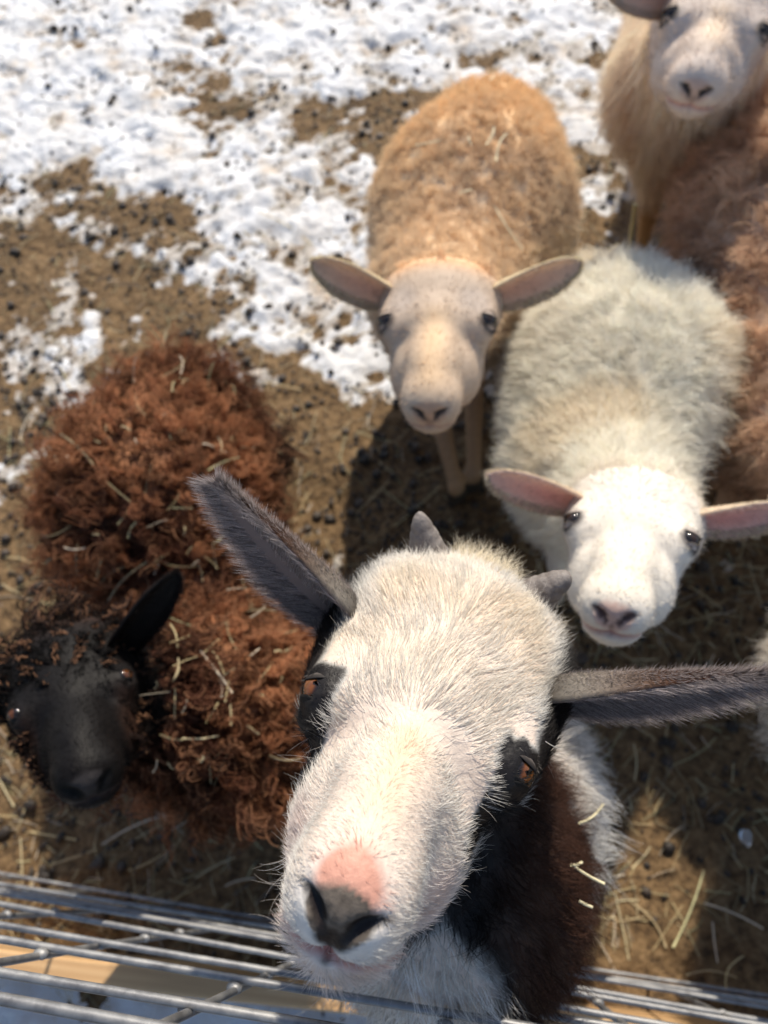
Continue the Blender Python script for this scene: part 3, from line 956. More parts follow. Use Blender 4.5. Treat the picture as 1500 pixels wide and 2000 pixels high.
def g_len(p):
    x, y, z = g_loc(p); ax = np.abs(x)
    l = .0050+.0145*sm(.85, .40, y)
    l = l+.004*sm(-.32, -.37, z)*sm(.65, .75, y)+.002*sm(.7, .9, y)
    near = sm(1.9, 1.1, np.sqrt(((ax-EX)/.06)**2+((y-EY)/.07)**2+((z-EZ)/.06)**2))
    l = l*(1-.75*near)
    return l*(1-.35*sm(.08, .0, y)*0)
def g_lay(p):
    x, y, z = g_loc(p)
    return .90-.10*sm(.55, .9, y)-.2*sm(-.32, -.37, z)*sm(.65, .75, y)
goat.coat(330000, lambda p, n: (1-g_bald(p))*(1-g_isneck(p)), g_len, goat_comb, g_lay, lambda p: .00013+.00004*sm(.85, .5, g_loc(p)[1]), m=5, jitter=.10, jcol=.20)
# loose guard hairs that stand off the coat
goat.coat(16000, lambda p, n: (1-g_bald(p))*(1-g_isneck(p)), lambda p: g_len(p)*.9, goat_comb, .55, .00010, m=5, jitter=.22, jcol=.1)
goat.coat(60000, lambda p, n: g_isneck(p), .022, goat_comb, .68, .0002, m=6, jitter=.25, jcol=.4, droop=.3)
goat.fleece(5200, 13, lambda p, n: g_isneck(p), .032, .006, .0002, goat_comb, .60, clump=.6, m=7, curl=.0025, curls=.7, jitter=.3, jcol=.5, droop=.35, name='fur', tip=.2)
# crown tuft between the horns
def crown(p):
    x, y, z = g_loc(p); return sm(1.0, .6, np.sqrt(((x-.02)/.13)**2+((y+.02)/.08)**2))*sm(-.45, -.2, z)
goat.coat(500000, lambda p, n: crown(p)*.5, .021, lambda p, n: gf.vec(np.stack([gf.to(p)[:, 0]*3, -np.ones(len(p)), .35*np.ones(len(p))], 1)), .55, .00013, m=5, jitter=.22,
          colfn=lambda p, n: np.tile(np.array([.80, .71, .54]), (len(p), 1)))
# horns
hb = gf.out((-.135*GW, .02, -.12)); horn(goat.root, hb, P(818, 1000, .52),   .0175, .0042, (0, 0, 0))
hb = gf.out((.155*GW, .035, -.13)); horn(goat.root, hb, P(1114, 1122, .50), .0185, .0052, (0, 0, .003))
for sgn in (-1, 1):
    ec_ = gf.out((sgn*(EX+.002)*GW, EY+.004, EZ-.002)); ea_ = gf.vec((sgn*.85, .15, .5))
    ey_o = eyeball(goat.root, ec_, .050*LG, gf.vec((sgn*.92, .22, .32)), gf.vec((0, 1, .0)), (.15, .048, .010), (.004, .004, .004), (.012, .01, .009))
    eyelid(ey_o, ec_, .050*LG, ea_, gf.vec((sgn*.1, -.9, .35)), (.10, .085, .078), .10)
    eyelid(ey_o, ec_, .050*LG, ea_, gf.vec((-sgn*.1, .9, -.35)), (.014, .012, .011), .50)
# eyelashes
for sgn in (-1, 1):
    n = 70; t = rng.random(n)*2-1
    loc = np.stack([sgn*GW*(EX+.01+.025*t)*np.ones(n), EY-.045+.016*t*t, EZ+.025-.025*t], 1)
    r_ = gf.out(loc); nn = np.tile(gf.vec((sgn*.8, -.1, .35)), (n, 1))
    pts = strands(None, r_, nrmv(nn), np.tile(gf.vec((sgn*.5, .9, 0)), (n, 1)), .013, .5, m=6, jitter=.12)
    hair_object('eyelashes', goat.body, r_, pts, .00016, np.tile(np.array([.6, .55, .5]), (n, 1))*rng.random((n, 1)), MAT['hair'])
# whiskers round muzzle and brow
wl = np.array([(-.13, .8, -.3), (-.14, .84, -.28), (-.13, .88, -.32), (-.12, .92, -.35), (-.13, .77, -.34), (-.05, .93, -.42), (.05, .93, -.42), (.12, .86, -.35), (-.2, EY+.05, -.2), (-.2, EY+.09, -.22), (-.2, EY+.02, -.21), (-.19, EY+.12, -.2), (.2, EY-.12, -.2)])
wl = np.repeat(wl, 3, 0)+rng.normal(0, .014, (len(wl)*3, 3))
r_ = gf.out(wl*np.array([GW, 1, 1])); gn, dd = grad(goat.f, r_); r_ = r_-gn*dd[:, None]
pts = strands(None, r_, gn, np.tile(gf.vec((-.3, .3, -.3)), (len(r_), 1)), .017*(.5+rng.random(len(r_))), .3, m=7, jitter=.2)
hair_object('whiskers', goat.body, r_, pts, .00009, np.tile(np.array([.55, .5, .45]), (len(r_), 1)), MAT['hair'])
# ears
def gin(u, v): return mix(np.tile(np.array([.30, .24, .23]), (len(u), 1)), np.tile(np.array([.015, .012, .012]), (len(u), 1)), sm(.40, .1, u)*np.exp(-((v+.1)/.5)**2))
def gout(u, v): return mix(mix(np.tile(np.array([.36, .32, .27]), (len(u), 1)), np.tile(np.array([.15, .066, .036]), (len(u), 1)), sm(.35, .8, u)), np.array([.02, .017, .016]), .9*sm(.44, .20, u))
for (b_, t_, up_, wd, no) in (((-.20, .17, -.24), (424, 944, .42), (.75, -.66), .076, (-.66, .75)), ((.20, .17, -.24), (1500, 1318, .375), (0.1, -1), .074, (.1, 1.0))):
    bp, tp_ = gf.out(np.array(b_)*np.array([GW, 1, 1])), P(*t_)
    upw = RGT*up_[0]-UPV*up_[1]
    nop = (RGT*no[0]-UPV*no[1])*.45-FWD*.9
    E = ear('ear', goat.root, bp, tp_, nop, upw, wd, 1.95, 1.2, gin, gout, MAT['ear'], lbase=.8, bend=.0, point=.85)
    ear_hair(E, goat.root, 15000, .016, 'in', .00013, lambda u, v, E: E['A']*.8+np.outer(np.where(v < -.45, -.5, .8), E['W'])*1.0, .9, .10,
             colfn=lambda u, v: mix(np.tile(np.array([.46, .40, .385]), (len(u), 1)), np.tile(np.array([.05, .042, .042]), (len(u), 1)), sm(.42, .12, u)*np.exp(-((v+.05)/.35)**2)))
    ear_hair(E, goat.root, 22000, .0055, 'out', .00012, lambda u, v, E: E['A']+0*np.outer(v, E['W']), .85, .15)
# ================= sheep =================
def sheep(name, label, pose, shape, joints, legs, colfn, box, coarse=.010, hstep=.0045, k=.08, hk=.05, neck_r=(.06, .10), neck_to=0, throat=(0, .12, -.40), skin='skin'):
    fr = head_pose(*pose)
    a = Animal(name, label, 'sheep', (joints[len(joints)//2][0][0], joints[len(joints)//2][0][1], 0))
    a.fr = fr; a.w = shape['w']; a.nose = shape.get('nose', 1.0); a.hs = head_shape(**shape); a.hk = hk; a.k = k
    a.add(rcone(fr.out(throat), joints[0][0], neck_r[0], neck_r[1]))
    for (p0, r0), (p1, r1) in zip(joints[:-1], joints[1:]): a.add(rcone(p0, p1, r0, r1))
    for lg in legs: a.leg(*lg)
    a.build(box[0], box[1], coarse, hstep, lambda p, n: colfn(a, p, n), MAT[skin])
    return a
def face_zone(a, p):
    """1 on the short-haired face, 0 on the fleece"""
    q = a.fr.to(p); y, z = q[:, 1], q[:, 2]
    return sm(.02, .10, y)*sm(1.25, 1.12, y)*sm(-.62, -.52, z+.3*np.maximum(y-.4, 0))*sm(.4, .36, np.abs(q[:, 0])/a.w)*sm(.25, .15, z)
def nose_cols(a, c, p, pad, inner, lipc, eyec):
    q = a.fr.to(p); x, y, z = q[:, 0]/a.w, q[:, 1], q[:, 2]; ax = np.abs(x)
    c = mix(c, pad, .8*sm(1.0, .75, np.sqrt((x/.085)**2+((z+.24)/.07)**2))*sm(.92, .96, y))
    nx = (ax-.060*a.nose)/a.nose; nzz = (z+.248-.03*(1-a.nose))/a.nose; u = nx*.73+nzz*.68; v = -nx*.68+nzz*.73; v = v+6*u*u-.006
    c = mix(c, inner, sm(1.5, .9, np.sqrt((u/.05)**2+(v/.018)**2))*sm(.88, .93, y))
    c = mix(c, inner, np.exp(-(x/.009)**2)*sm(.92, .95, y)*sm(-.36, -.33, z)*sm(-.25, -.28, z)*.7)
    c = mix(c, lipc, np.exp(-((z-mouth_z(x, y))/.016)**2)*sm(.72, .84, y)*.9)
    c = mix(c, eyec, sm(1.3, 1.0, np.sqrt(((ax-EX)/.066)**2+((y-EY)/.064)**2+((z-EZ)/.055)**2)))
    return c
def bald(a, p):
    q = a.fr.to(p); x, y, z = q[:, 0]/a.w, q[:, 1], q[:, 2]
    b = sm(1.1, .8, np.sqrt((x/.095)**2+((z+.245)/.08)**2))*sm(.9, .94, y)
    b = np.maximum(b, sm(1.1, .95, np.sqrt(((np.abs(x)-EX-.02)/.055)**2+((y-EY)/.052)**2+((z-EZ)/.042)**2)))
    return np.maximum(b, np.exp(-((z-mouth_z(x, y))/.015)**2)*sm(.76, .84, y)*.9)
def face_comb(a):
    def c(p, n):
        q = a.fr.to(p); return a.fr.vec(np.stack([np.tanh(q[:, 0]/.06)*.6, -.7*np.ones(len(p)), -.2*np.ones(len(p))], 1))
    return c
def down_comb(axis):
    axis = np.array(axis, float)
    return lambda p, n: np.tile(axis, (len(p), 1))+np.array([0, 0, -.6])
def put_eyes(a, r=.051, iris=(.03, .016, .008), lid=(.45, .36, .30), cut=.12):
    for sgn in (-1, 1):
        c = a.fr.out((sgn*(EX+.004)*a.w, EY, EZ+.008)); ax_ = a.fr.vec((sgn*.8, .15, .55))
        e = eyeball(a.root, c, r*a.fr.s, ax_, a.fr.vec((0, 1, 0)), iris, (.004,)*3, (.012, .01, .009))
        eyelid(e, c, r*a.fr.s, ax_, a.fr.vec((sgn*.1, -.9, .35)), lid, cut)
        eyelid(e, c, r*a.fr.s, ax_, a.fr.vec((-sgn*.1, .9, -.35)), lid, .52)
def sheep_ear(a, b_, t_, up_, wd, cin, cout, c0=2.1, c1=1.1, no=None, lbase=.5):
    upw = RGT*up_[0]-UPV*up_[1]
    nop = -UPV*(-.0)+(-upw)*.45-FWD*.9
    sg = 1 if b_[0] > 0 else -1
    E = ear('ear', a.root, a.fr.out(np.array(b_)*np.array([a.w, 1, 1])), P(*t_), nop, upw, wd, c0, c1, cin, cout, MAT['ear'], lbase=lbase, thick=.0035, bend=random.uniform(-.06, .04))
    ear_hair(E, a.root, 5000, .006, 'out', .0002, lambda u, v, E: E['A']+0*np.outer(v, E['W']), .8, .2, m=4)
    ear_hair(E, a.root, 1800, .008, 'in', .0002, lambda u, v, E: E['A']+np.outer(np.sign(v)*.8, E['W']), .7, .25, m=4, colfn=cout, vmin=-1, vmax=-.55)
    ear_hair(E, a.root, 1200, .007, 'in', .0002, lambda u, v, E: E['A']+np.outer(np.sign(v)*.3, E['W']), .75, .25, m=4, colfn=cin)
    return E
A3 = np.array
# ---- tan sheep
TAN = A3([.78, .59, .39]); CRM = A3([.70, .58, .43])
def tan_col(a, p, n):
    f = face_zone(a, p); q = a.fr.to(p); x, y, z = q[:, 0], q[:, 1], q[:, 2]
    back = sm(.30, .55, p[:, 2])
    w = mix(np.tile(A3([.82, .69, .52]), (len(p), 1)), np.tile(TAN, (len(p), 1)), back)
    dist = sm(1.0, 1.35, p[:, 1])
    w = mix(w, A3([.78, .52, .26]), dist*.75*back)
    w = mix(w, A3([.58, .43, .30]), .45*sm(.52, .68, vnoise3(p*16, 3))*(1-dist))
    fc = np.tile(A3([.52, .40, .30]), (len(p), 1))
    fc = mix(fc, A3([.66, .45, .26]), .75*np.exp(-(x/.08)**2)*sm(.35, .5, y)*sm(1.0, .85, y))
    fc = mix(fc, A3([.66, .37, .18]), .85*sm(.22, .06, y)*sm(.34, .2, np.abs(x)))
    fc = mix(fc, A3([.36, .32, .30]), .45*sm(.1, .0, np.abs(np.sqrt((np.abs(x)-.19)**2+(y-.33)**2)-.03)))
    c = mix(w, fc, f)
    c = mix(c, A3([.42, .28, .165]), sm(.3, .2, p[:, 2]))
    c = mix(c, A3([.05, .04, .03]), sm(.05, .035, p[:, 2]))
    return nose_cols(a, c, p, A3([.5, .30, .19]), A3([.05, .035, .03]), A3([.45, .27, .2]), A3([.06, .045, .04]))
b1 = P(955, 200, 1.50); b2 = P(930, 400, 1.36); b3 = P(905, 560, 1.20)
for q_, z_ in ((b1, .40), (b2, .385), (b3, .40)): q_[2] = z_
b1 = A3([.36, 1.31, .36]); b2 = A3([.29, 1.15, .37]); b3 = A3([.20, .95, .38])
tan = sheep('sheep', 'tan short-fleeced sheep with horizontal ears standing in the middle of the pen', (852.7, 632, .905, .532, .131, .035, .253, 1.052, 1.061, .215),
            dict(w=1.08, muzzle=.86, jaw=.92, cheek=.98, crown=1.12, nose=.72, bridge=1.1), [(b3, .14), (b2, .175), (b1, .145)],
            [((.14, .90, .3), (.145, .84, .2), tuple(G(890, 975))), ((.24, .92, .3), (.23, .88, .2), tuple(G(925, 950))), ((.29, 1.33, .28), (.29, 1.4, .2), (.29, 1.36, 0)), ((.44, 1.33, .28), (.44, 1.4, .2), (.44, 1.36, 0))],
            tan_col, ((-.22, .45, -.01), (.68, 1.78, .85)))
put_eyes(tan)
pin = lambda c1, c2: (lambda u, v: mix(np.tile(A3(c1), (len(u), 1)), np.tile(A3(c2), (len(u), 1)), np.exp(-((v+.15)/.45)**2-((u-.45)/.4)**2)))
for e in (((-.17, .17, -.2), (612, 512, .90), (.1, -1)), ((.17, .17, -.2), (1134, 514, .90), (-.1, -1))):
    sheep_ear(tan, *e, .066, pin((.82, .64, .50), (.74, .50, .39)), const((.84, .68, .45)))
fz = lambda a: (lambda p, n: (1-face_zone(a, p))*sm(.22, .30, p[:, 2]))
tan.coat(42000, lambda p, n: face_zone(tan, p)*(1-bald(tan, p)), .0075, face_comb(tan), .7, .00032, m=4, jitter=.2, jcol=.12)
tan.fleece(9500, 9, fz(tan), .020, .007, .0005, down_comb((0, .3, 0)), .35, clump=.6, m=6, curl=.0035, curls=1.3, jitter=.45, jcol=.16)
# ---- white lamb
def lamb_col(a, p, n):
    f = face_zone(a, p); q = a.fr.to(p); x, y, z = q[:, 0], q[:, 1], q[:, 2]
    w = np.tile(A3([.90, .85, .74]), (len(p), 1))
    w = mix(w, A3([.82, .69, .50]), .45*sm(.5, .75, vnoise3(p*11, 31)))
    fc = np.tile(A3([.72, .66, .575]), (len(p), 1))
    fc = mix(fc, A3([.80, .64, .43]), .4*np.exp(-(x/.09)**2)*sm(.2, .5, y)*sm(1.0, .85, y))
    c = mix(w, fc, f)
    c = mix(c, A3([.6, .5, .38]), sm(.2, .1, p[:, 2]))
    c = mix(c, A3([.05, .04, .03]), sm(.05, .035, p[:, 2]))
    return nose_cols(a, c, p, A3([.58, .36, .29]), A3([.09, .05, .045]), A3([.5, .27, .23]), A3([.06, .05, .05]))
b1 = A3([.46, .80, .33]); b2 = A3([.435, .70, .345]); b3 = A3([.345, .55, .36])
lamb = sheep('sheep', 'white fluffy sheep with pink ears standing beside the horned goat', (1229.7, 1040.5, .765, .885, .339, .182, .243, 1.075, 1.026, .255),
             dict(w=1.04, muzzle=.90, jaw=.94, cheek=.98, crown=1.10, nose=.74, bridge=1.1), [(b3, .125), (b2, .165), (b1, .14)],
             [((.29, .5, .26), (.29, .47, .16), (.29, .45, 0)), ((.42, .5, .26), (.42, .47, .16), (.43, .45, 0)), ((.39, .85, .25), (.39, .9, .16), (.39, .87, 0)), ((.53, .85, .25), (.53, .9, .16), (.53, .87, 0))],
             lamb_col, ((.0, .12, -.01), (.72, 1.25, .85)))
put_eyes(lamb, lid=(.55, .47, .42))
for e in (((-.17, .17, -.2), (955, 925, .77), (.3, -1)), ((.17, .17, -.2), (1560, 1000, .76), (.05, -1))):
    sheep_ear(lamb, *e, .058, pin((.86, .64, .58), (.82, .46, .42)), const((.84, .68, .50)), 1.9, .8)
lamb.coat(60000, lambda p, n: face_zone(lamb, p)*(1-bald(lamb, p)), lambda p: .006+.006*sm(.45, .1, lamb.fr.to(p)[:, 1]), face_comb(lamb), .72, .0003, m=4, jitter=.25, jcol=.08)
lamb.fleece(12000, 10, fz(lamb), .034, .009, .00036, down_comb((0, .4, 0)), .62, clump=.5, m=7, curl=.003, curls=.8, jitter=.28, jcol=.07, droop=.4)
# ---- cream sheep, top right
def cream_col(a, p, n):
    f = face_zone(a, p); q = a.fr.to(p); x, y, z = q[:, 0], q[:, 1], q[:, 2]
    w = np.tile(A3([.88, .75, .59]), (len(p), 1))
    w = mix(w, A3([.72, .46, .27]), sm(1.48, 1.65, p[:, 1]))
    w = mix(w, A3([.70, .50, .34]), .5*sm(.5, .7, vnoise3(p*A3([30, 30, 6]), 31)))
    fc = np.tile(A3([.60, .50, .43]), (len(p), 1))
    fc = mix(fc, A3([.74, .56, .38]), .6*np.exp(-(x/.08)**2)*sm(.3, .5, y)*sm(.9, .7, y))
    c = mix(w, fc, f)
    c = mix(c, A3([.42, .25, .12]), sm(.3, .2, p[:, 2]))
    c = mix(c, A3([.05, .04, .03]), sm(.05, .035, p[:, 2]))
    return nose_cols(a, c, p, A3([.48, .33, .27]), A3([.04, .03, .028]), A3([.5, .27, .23]), A3([.03, .024, .02]))
b3 = A3([.78, 1.30, .44]); b2 = A3([1.0, 1.6, .46]); b1 = A3([1.15, 1.9, .45])
cream = sheep('sheep', 'cream sheep with a pale face standing tall in the far right corner', (1396.3, 51.3, 1.06, .317, .175, .32, .266, 1.15, 1.0, .252),
              dict(w=1.08, muzzle=.95, jaw=1.1, nose=.74, crown=1.08, bridge=1.1), [(b3, .155), (b2, .19), (b1, .17)],
              [((.71, 1.24, .3), (.72, 1.24, .2), (.73, 1.24, 0)), ((.87, 1.24, .3), (.87, 1.24, .2), (.88, 1.24, 0)), ((1.1, 1.9, .3), (1.1, 1.95, .2), (1.1, 1.9, 0)), ((1.25, 1.85, .3), (1.25, 1.9, .2), (1.25, 1.85, 0))],
              cream_col, ((.4, .85, -.01), (1.45, 2.2, 1.05)), neck_r=(.085, .125))
put_eyes(cream)
for e in (((-.17, .17, -.2), (1180, -35, 1.05), (.1, -1)), ((.17, .17, -.2), (1650, 30, 1.05), (.1, -1))):
    sheep_ear(cream, *e, .066, pin((.78, .60, .48), (.68, .46, .37)), const((.70, .55, .38)))
cream.coat(45000, lambda p, n: face_zone(cream, p)*(1-bald(cream, p)), .012, face_comb(cream), .65, .00036, m=4, jitter=.25, jcol=.15)
cream.fleece(8000, 10, fz(cream), .050, .010, .00045, down_comb((0, 0, -.6)), .75, clump=.7, m=7, curl=.002, curls=.7, jitter=.2, jcol=.12, droop=.8)
# ---- rust brown sheep with a black face
def rust_col(a, p, n):
    f = face_zone(a, p); q = a.fr.to(p); x, y, z = q[:, 0], q[:, 1], q[:, 2]
    w = np.tile(A3([.21, .085, .04]), (len(p), 1))
    w = mix(w, A3([.40, .185, .09]), .8*sm(.45, .7, vnoise3(p*20, 31)))
    w = mix(w, A3([.06, .022, .014]), .8*sm(.5, .75, vnoise3(p*14, 35)))
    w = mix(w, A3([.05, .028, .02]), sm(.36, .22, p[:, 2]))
    fc = np.tile(A3([.006, .005, .005]), (len(p), 1))
    fc = mix(fc, A3([.05, .024, .015]), .8*sm(.16, .24, np.abs(x))*sm(.4, .7, y)*sm(.95, .8, y))
    c = mix(w, fc, f)
    c = mix(c, A3([.028, .02, .018]), sm(.22, .0, y)*sm(-.16, -.02, y)*sm(-.5, -.3, z))
    return nose_cols(a, c, p, A3([.045, .04, .04]), A3([.003, .003, .003]), A3([.05, .035, .032]), A3([.012, .01, .01]))
b1 = A3([-.35, .84, .27]); b2 = A3([-.375, .66, .31]); b3 = A3([-.32, .42, .22]); b4 = A3([-.25, .26, .34])
rust = sheep('sheep', 'shaggy rust-brown sheep with a black face and straw caught in its fleece', (141.6, 1361.6, .76, 1.0, -.359, -.31, .218, 1.237, 1.0, .148),
             dict(w=1.075, muzzle=.9, jaw=.95), [(b4, .11), (b3, .135), (b2, .155), (b1, .135)],
             [((-.35, .34, .2), (-.35, .32, .14), (-.35, .31, 0)), ((-.2, .34, .2), (-.2, .32, .14), (-.2, .31, 0)), ((-.38, .82, .18), (-.38, .86, .13), (-.38, .84, 0)), ((-.22, .82, .18), (-.22, .86, .13), (-.22, .84, 0))],
             rust_col, ((-.75, -.1, -.01), (.05, 1.12, .75)), neck_r=(.075, .10), skin='black')
put_eyes(rust, .046, (.09, .03, .008), (.008, .007, .007), .2)
blk = const((.012, .009, .008))
for e in (((.17, .17, -.22), (342, 1128, .76), (-.7, -.5)), ((-.17, .17, -.22), (-60, 1400, .80), (-.3, -1))):
    sheep_ear(rust, *e, .050, blk, const((.03, .02, .016)), 1.5, .9, lbase=.7)
rust.coat(90000, lambda p, n: face_zone(rust, p)*(1-bald(rust, p)), .0075, face_comb(rust), .72, .0002, m=4, jitter=.2, jcol=.5, mat='black_hair')
def rust_tip(c, r, tc):
    return mix(c, A3([.52, .26, .14]), .6*sm(.70, .95, r))
def rkeep(p, n):
    q = rust.fr.to(p); x, y, z = np.abs(q[:, 0])/rust.w, q[:, 1], q[:, 2]
    hd = sm(-.62, -.5, z)*sm(.42, .36, x)*sm(1.2, 1.1, y)*sm(.3, .2, z)
    bare = sm(.30, .40, y)*sm(.20, .15, x); bare = np.maximum(bare, sm(.66, .76, y))
    eye = sm(1.7, 1.2, np.sqrt(((x-EX)/.06)**2+((y-EY)/.07)**2+((z-EZ)/.07)**2))
    return (1-np.maximum(bare, eye)*hd)*sm(.06, .12, p[:, 2])
def r_len(p):
    return .050-.036*sm(-.12, .08, rust.fr.to(p)[:, 1])*face_zone(rust, p)
def r_comb(p, n):
    return np.stack([np.sign(p[:, 0]+.37)*.7, .5*np.ones(len(p)), -.5*np.ones(len(p))], 1)
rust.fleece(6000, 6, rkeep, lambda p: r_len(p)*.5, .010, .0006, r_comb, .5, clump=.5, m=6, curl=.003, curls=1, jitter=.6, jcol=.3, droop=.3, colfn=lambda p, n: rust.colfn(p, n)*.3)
rust.fleece(4300, 9, rkeep, lambda p: r_len(p)*1.1, .0016, .0007, r_comb, .60, clump=.2, m=13, curl=lambda p: .0070*(1-.72*sm(-.15, .05, rust.fr.to(p)[:, 1])*face_zone(rust, p)), curls=2.2, jitter=.55, jcol=.6, droop=.3, hcol=rust_tip, tip=.5)
# ---- mid brown sheep cut by the right edge
def brown_col(a, p, n):
    f = face_zone(a, p)
    w = np.tile(A3([.60, .40, .27]), (len(p), 1))
    w = mix(w, A3([.76, .54, .37]), .8*sm(.45, .7, vnoise3(p*18, 31))*sm(.3, .5, p[:, 2]))
    w = mix(w, A3([.36, .22, .14]), .6*sm(.5, .75, vnoise3(p*12, 35)))
    c = mix(w, A3([.16, .09, .055]), f)
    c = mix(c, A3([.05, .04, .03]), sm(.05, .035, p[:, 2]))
    return nose_cols(a, c, p, A3([.1, .06, .05]), A3([.02, .017, .016]), A3([.2, .1, .08]), A3([.02, .015, .012]))
b4 = A3([.68, .52, .36]); b3 = A3([.76, .66, .36]); b2 = A3([.83, .88, .37]); b1 = A3([.88, 1.08, .37])
brown = sheep('sheep', 'mid-brown woolly sheep cut off by the right edge beside the white sheep', (1990, 1030, .95, .3, 0, -.3, .24, 1, 1, .15),
              dict(w=1.18), [(b4, .115), (b3, .155), (b2, .195), (b1, .18)],
              [((.62, .55, .26), (.62, .52, .16), (.62, .52, 0)), ((.76, .55, .26), (.76, .52, .16), (.76, .52, 0)), ((.76, 1.08, .22), (.76, 1.12, .15), (.76, 1.08, 0)), ((.92, 1.08, .22), (.92, 1.12, .15), (.92, 1.08, 0))],
              brown_col, ((.4, .1, -.01), (1.25, 1.4, .9)))
put_eyes(brown, lid=(.1, .06, .04))
for e in (((-.17, .17, -.2), (1760, 960, .95), (0, -1)), ((.17, .17, -.2), (2200, 880, .95), (0, -1))):
    sheep_ear(brown, *e, .06, const((.2, .1, .07)), const((.16, .09, .055)))
brown.fleece(6500, 9, fz(brown), .036, .007, .0006, down_comb((0, .4, 0)), .45, clump=.7, m=8, curl=.004, curls=1.4, jitter=.45, jcol=.25, droop=.3)

# ---- white sheep standing just outside the right edge: only its fluffy chest shows
wl_ = G(1560, 1455, .34)
def white_col(a, p, n):
    c = np.tile(A3([.80, .74, .66]), (len(p), 1))
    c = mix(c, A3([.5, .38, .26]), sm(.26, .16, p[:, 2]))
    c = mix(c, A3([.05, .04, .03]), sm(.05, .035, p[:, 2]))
    return nose_cols(a, c, p, A3([.58, .36, .29]), A3([.09, .05, .045]), A3([.5, .27, .23]), A3([.06, .05, .05]))
b3 = wl_+A3([.13, .03, 0]); b2 = b3+A3([.22, .05, .01]); b1 = b2+A3([.26, .06, 0])
ex_, ey_ = float(b3[0]), float(b3[1])
white = sheep('sheep', 'white sheep whose fluffy chest just enters at the right edge', (1795, 1240, .72, .5, 0, .56, .24, 1, 1, .15),
              dict(w=1.18), [(b3, .12), (b2, .15), (b1, .14)],
              [((ex_-.01, ey_+.07, .26), (ex_-.06, ey_+.08, .16), (ex_-.045, ey_+.09, 0)), ((ex_+.02, ey_-.06, .26), (ex_+.02, ey_-.06, .16), (ex_+.02, ey_-.06, 0)), ((ex_+.5, ey_+.2, .26), (ex_+.52, ey_+.2, .16), (ex_+.5, ey_+.2, 0)), ((ex_+.5, ey_+.03, .26), (ex_+.52, ey_+.03, .16), (ex_+.5, ey_+.03, 0))],
              white_col, ((ex_-.25, ey_-.3, -.01), (ex_+.75, ey_+.45, 1.0)))
put_eyes(white, lid=(.6, .5, .45))
for sg_ in (-1, 1):
    tip_ = white.fr.out((sg_*.75, .1, -.2))
    ear('ear', white.root, white.fr.out((sg_*.17, .17, -.2)), tip_, white.fr.vec((0, .6, .8)), white.fr.vec((0, -1, 0)), .06, 1.9, .9, const((.62, .36, .32)), const((.74, .6, .46)), MAT['skin'], lbase=.5, thick=.0035)
white.fleece(5000, 10, fz(white), .038, .009, .00045, down_comb((-.2, .2, 0)), .55, clump=.65, m=7, curl=.003, curls=.9, jitter=.35, jcol=.12, droop=.4)
white.coat(20000, lambda p, n: face_zone(white, p)*(1-bald(white, p)), .010, face_comb(white), .62, .0003, m=4, jitter=.25, jcol=.08)

# ------------------------------------------------------------------ straw, droppings and small things
bpy.context.view_layer.update()
DG = bpy.context.evaluated_depsgraph_get()
HITS = []
def ray_hit(px, py, lift=.002):
    """first thing under a photo pixel"""
    dg = DG
    d = Vector(tuple(FWD + RGT*((px-750)/FPX) - UPV*((py-1000)/FPX))).normalized()
    ok, loc, nor, _, ob, _ = scene.ray_cast(dg, Vector(tuple(C0)), d)
    return np.array(loc), np.array(nor), (ob.name if ob else '')
def straw_mesh(pts, w, t=.0006, name='straw', col=(.6, .5, .3)):
    """a flattened hollow stem along pts"""
    pts = np.asarray(pts, float); m = len(pts)
    tg = nrmv(np.gradient(pts, axis=0)); up = np.array([0, 0, 1.0]); V = []
    for k in range(m):
        s_ = np.cross(tg[k], up); s_ = s_/max(np.linalg.norm(s_), 1e-6) if np.linalg.norm(s_) > .1 else np.array([1.0, 0, 0])
        n_ = np.cross(s_, tg[k])
        for a in range(6):
            th = a*math.pi/3; V.append(pts[k]+s_*math.cos(th)*w/2+n_*math.sin(th)*max(t, w*.3))
    F = [tuple(q) for q in grid_faces(m, 6, True)]+[tuple(range(6))[::-1], tuple(range((m-1)*6, m*6))]
    return np.array(V), F
STRAW_COLS = [(.62, .50, .27), (.70, .60, .36), (.52, .42, .22), (.58, .55, .30), (.66, .56, .42), (.46, .36, .20)]
def straw_path(p, ang, ln, bend, n=6, tiltz=0.0, kink=0.0):
    d = np.array([math.cos(ang), math.sin(ang), 0]); s_ = np.array([-d[1], d[0], 0]); out = []
    for k in range(n):
        t = k/(n-1)-.5
        q = p+d*ln*t+s_*bend*ln*(t*t-.1)+np.array([0, 0, tiltz*ln*t])
        if t > .1: q = q+s_*kink*ln*(t-.1)
        out.append(q)
    return np.array(out)
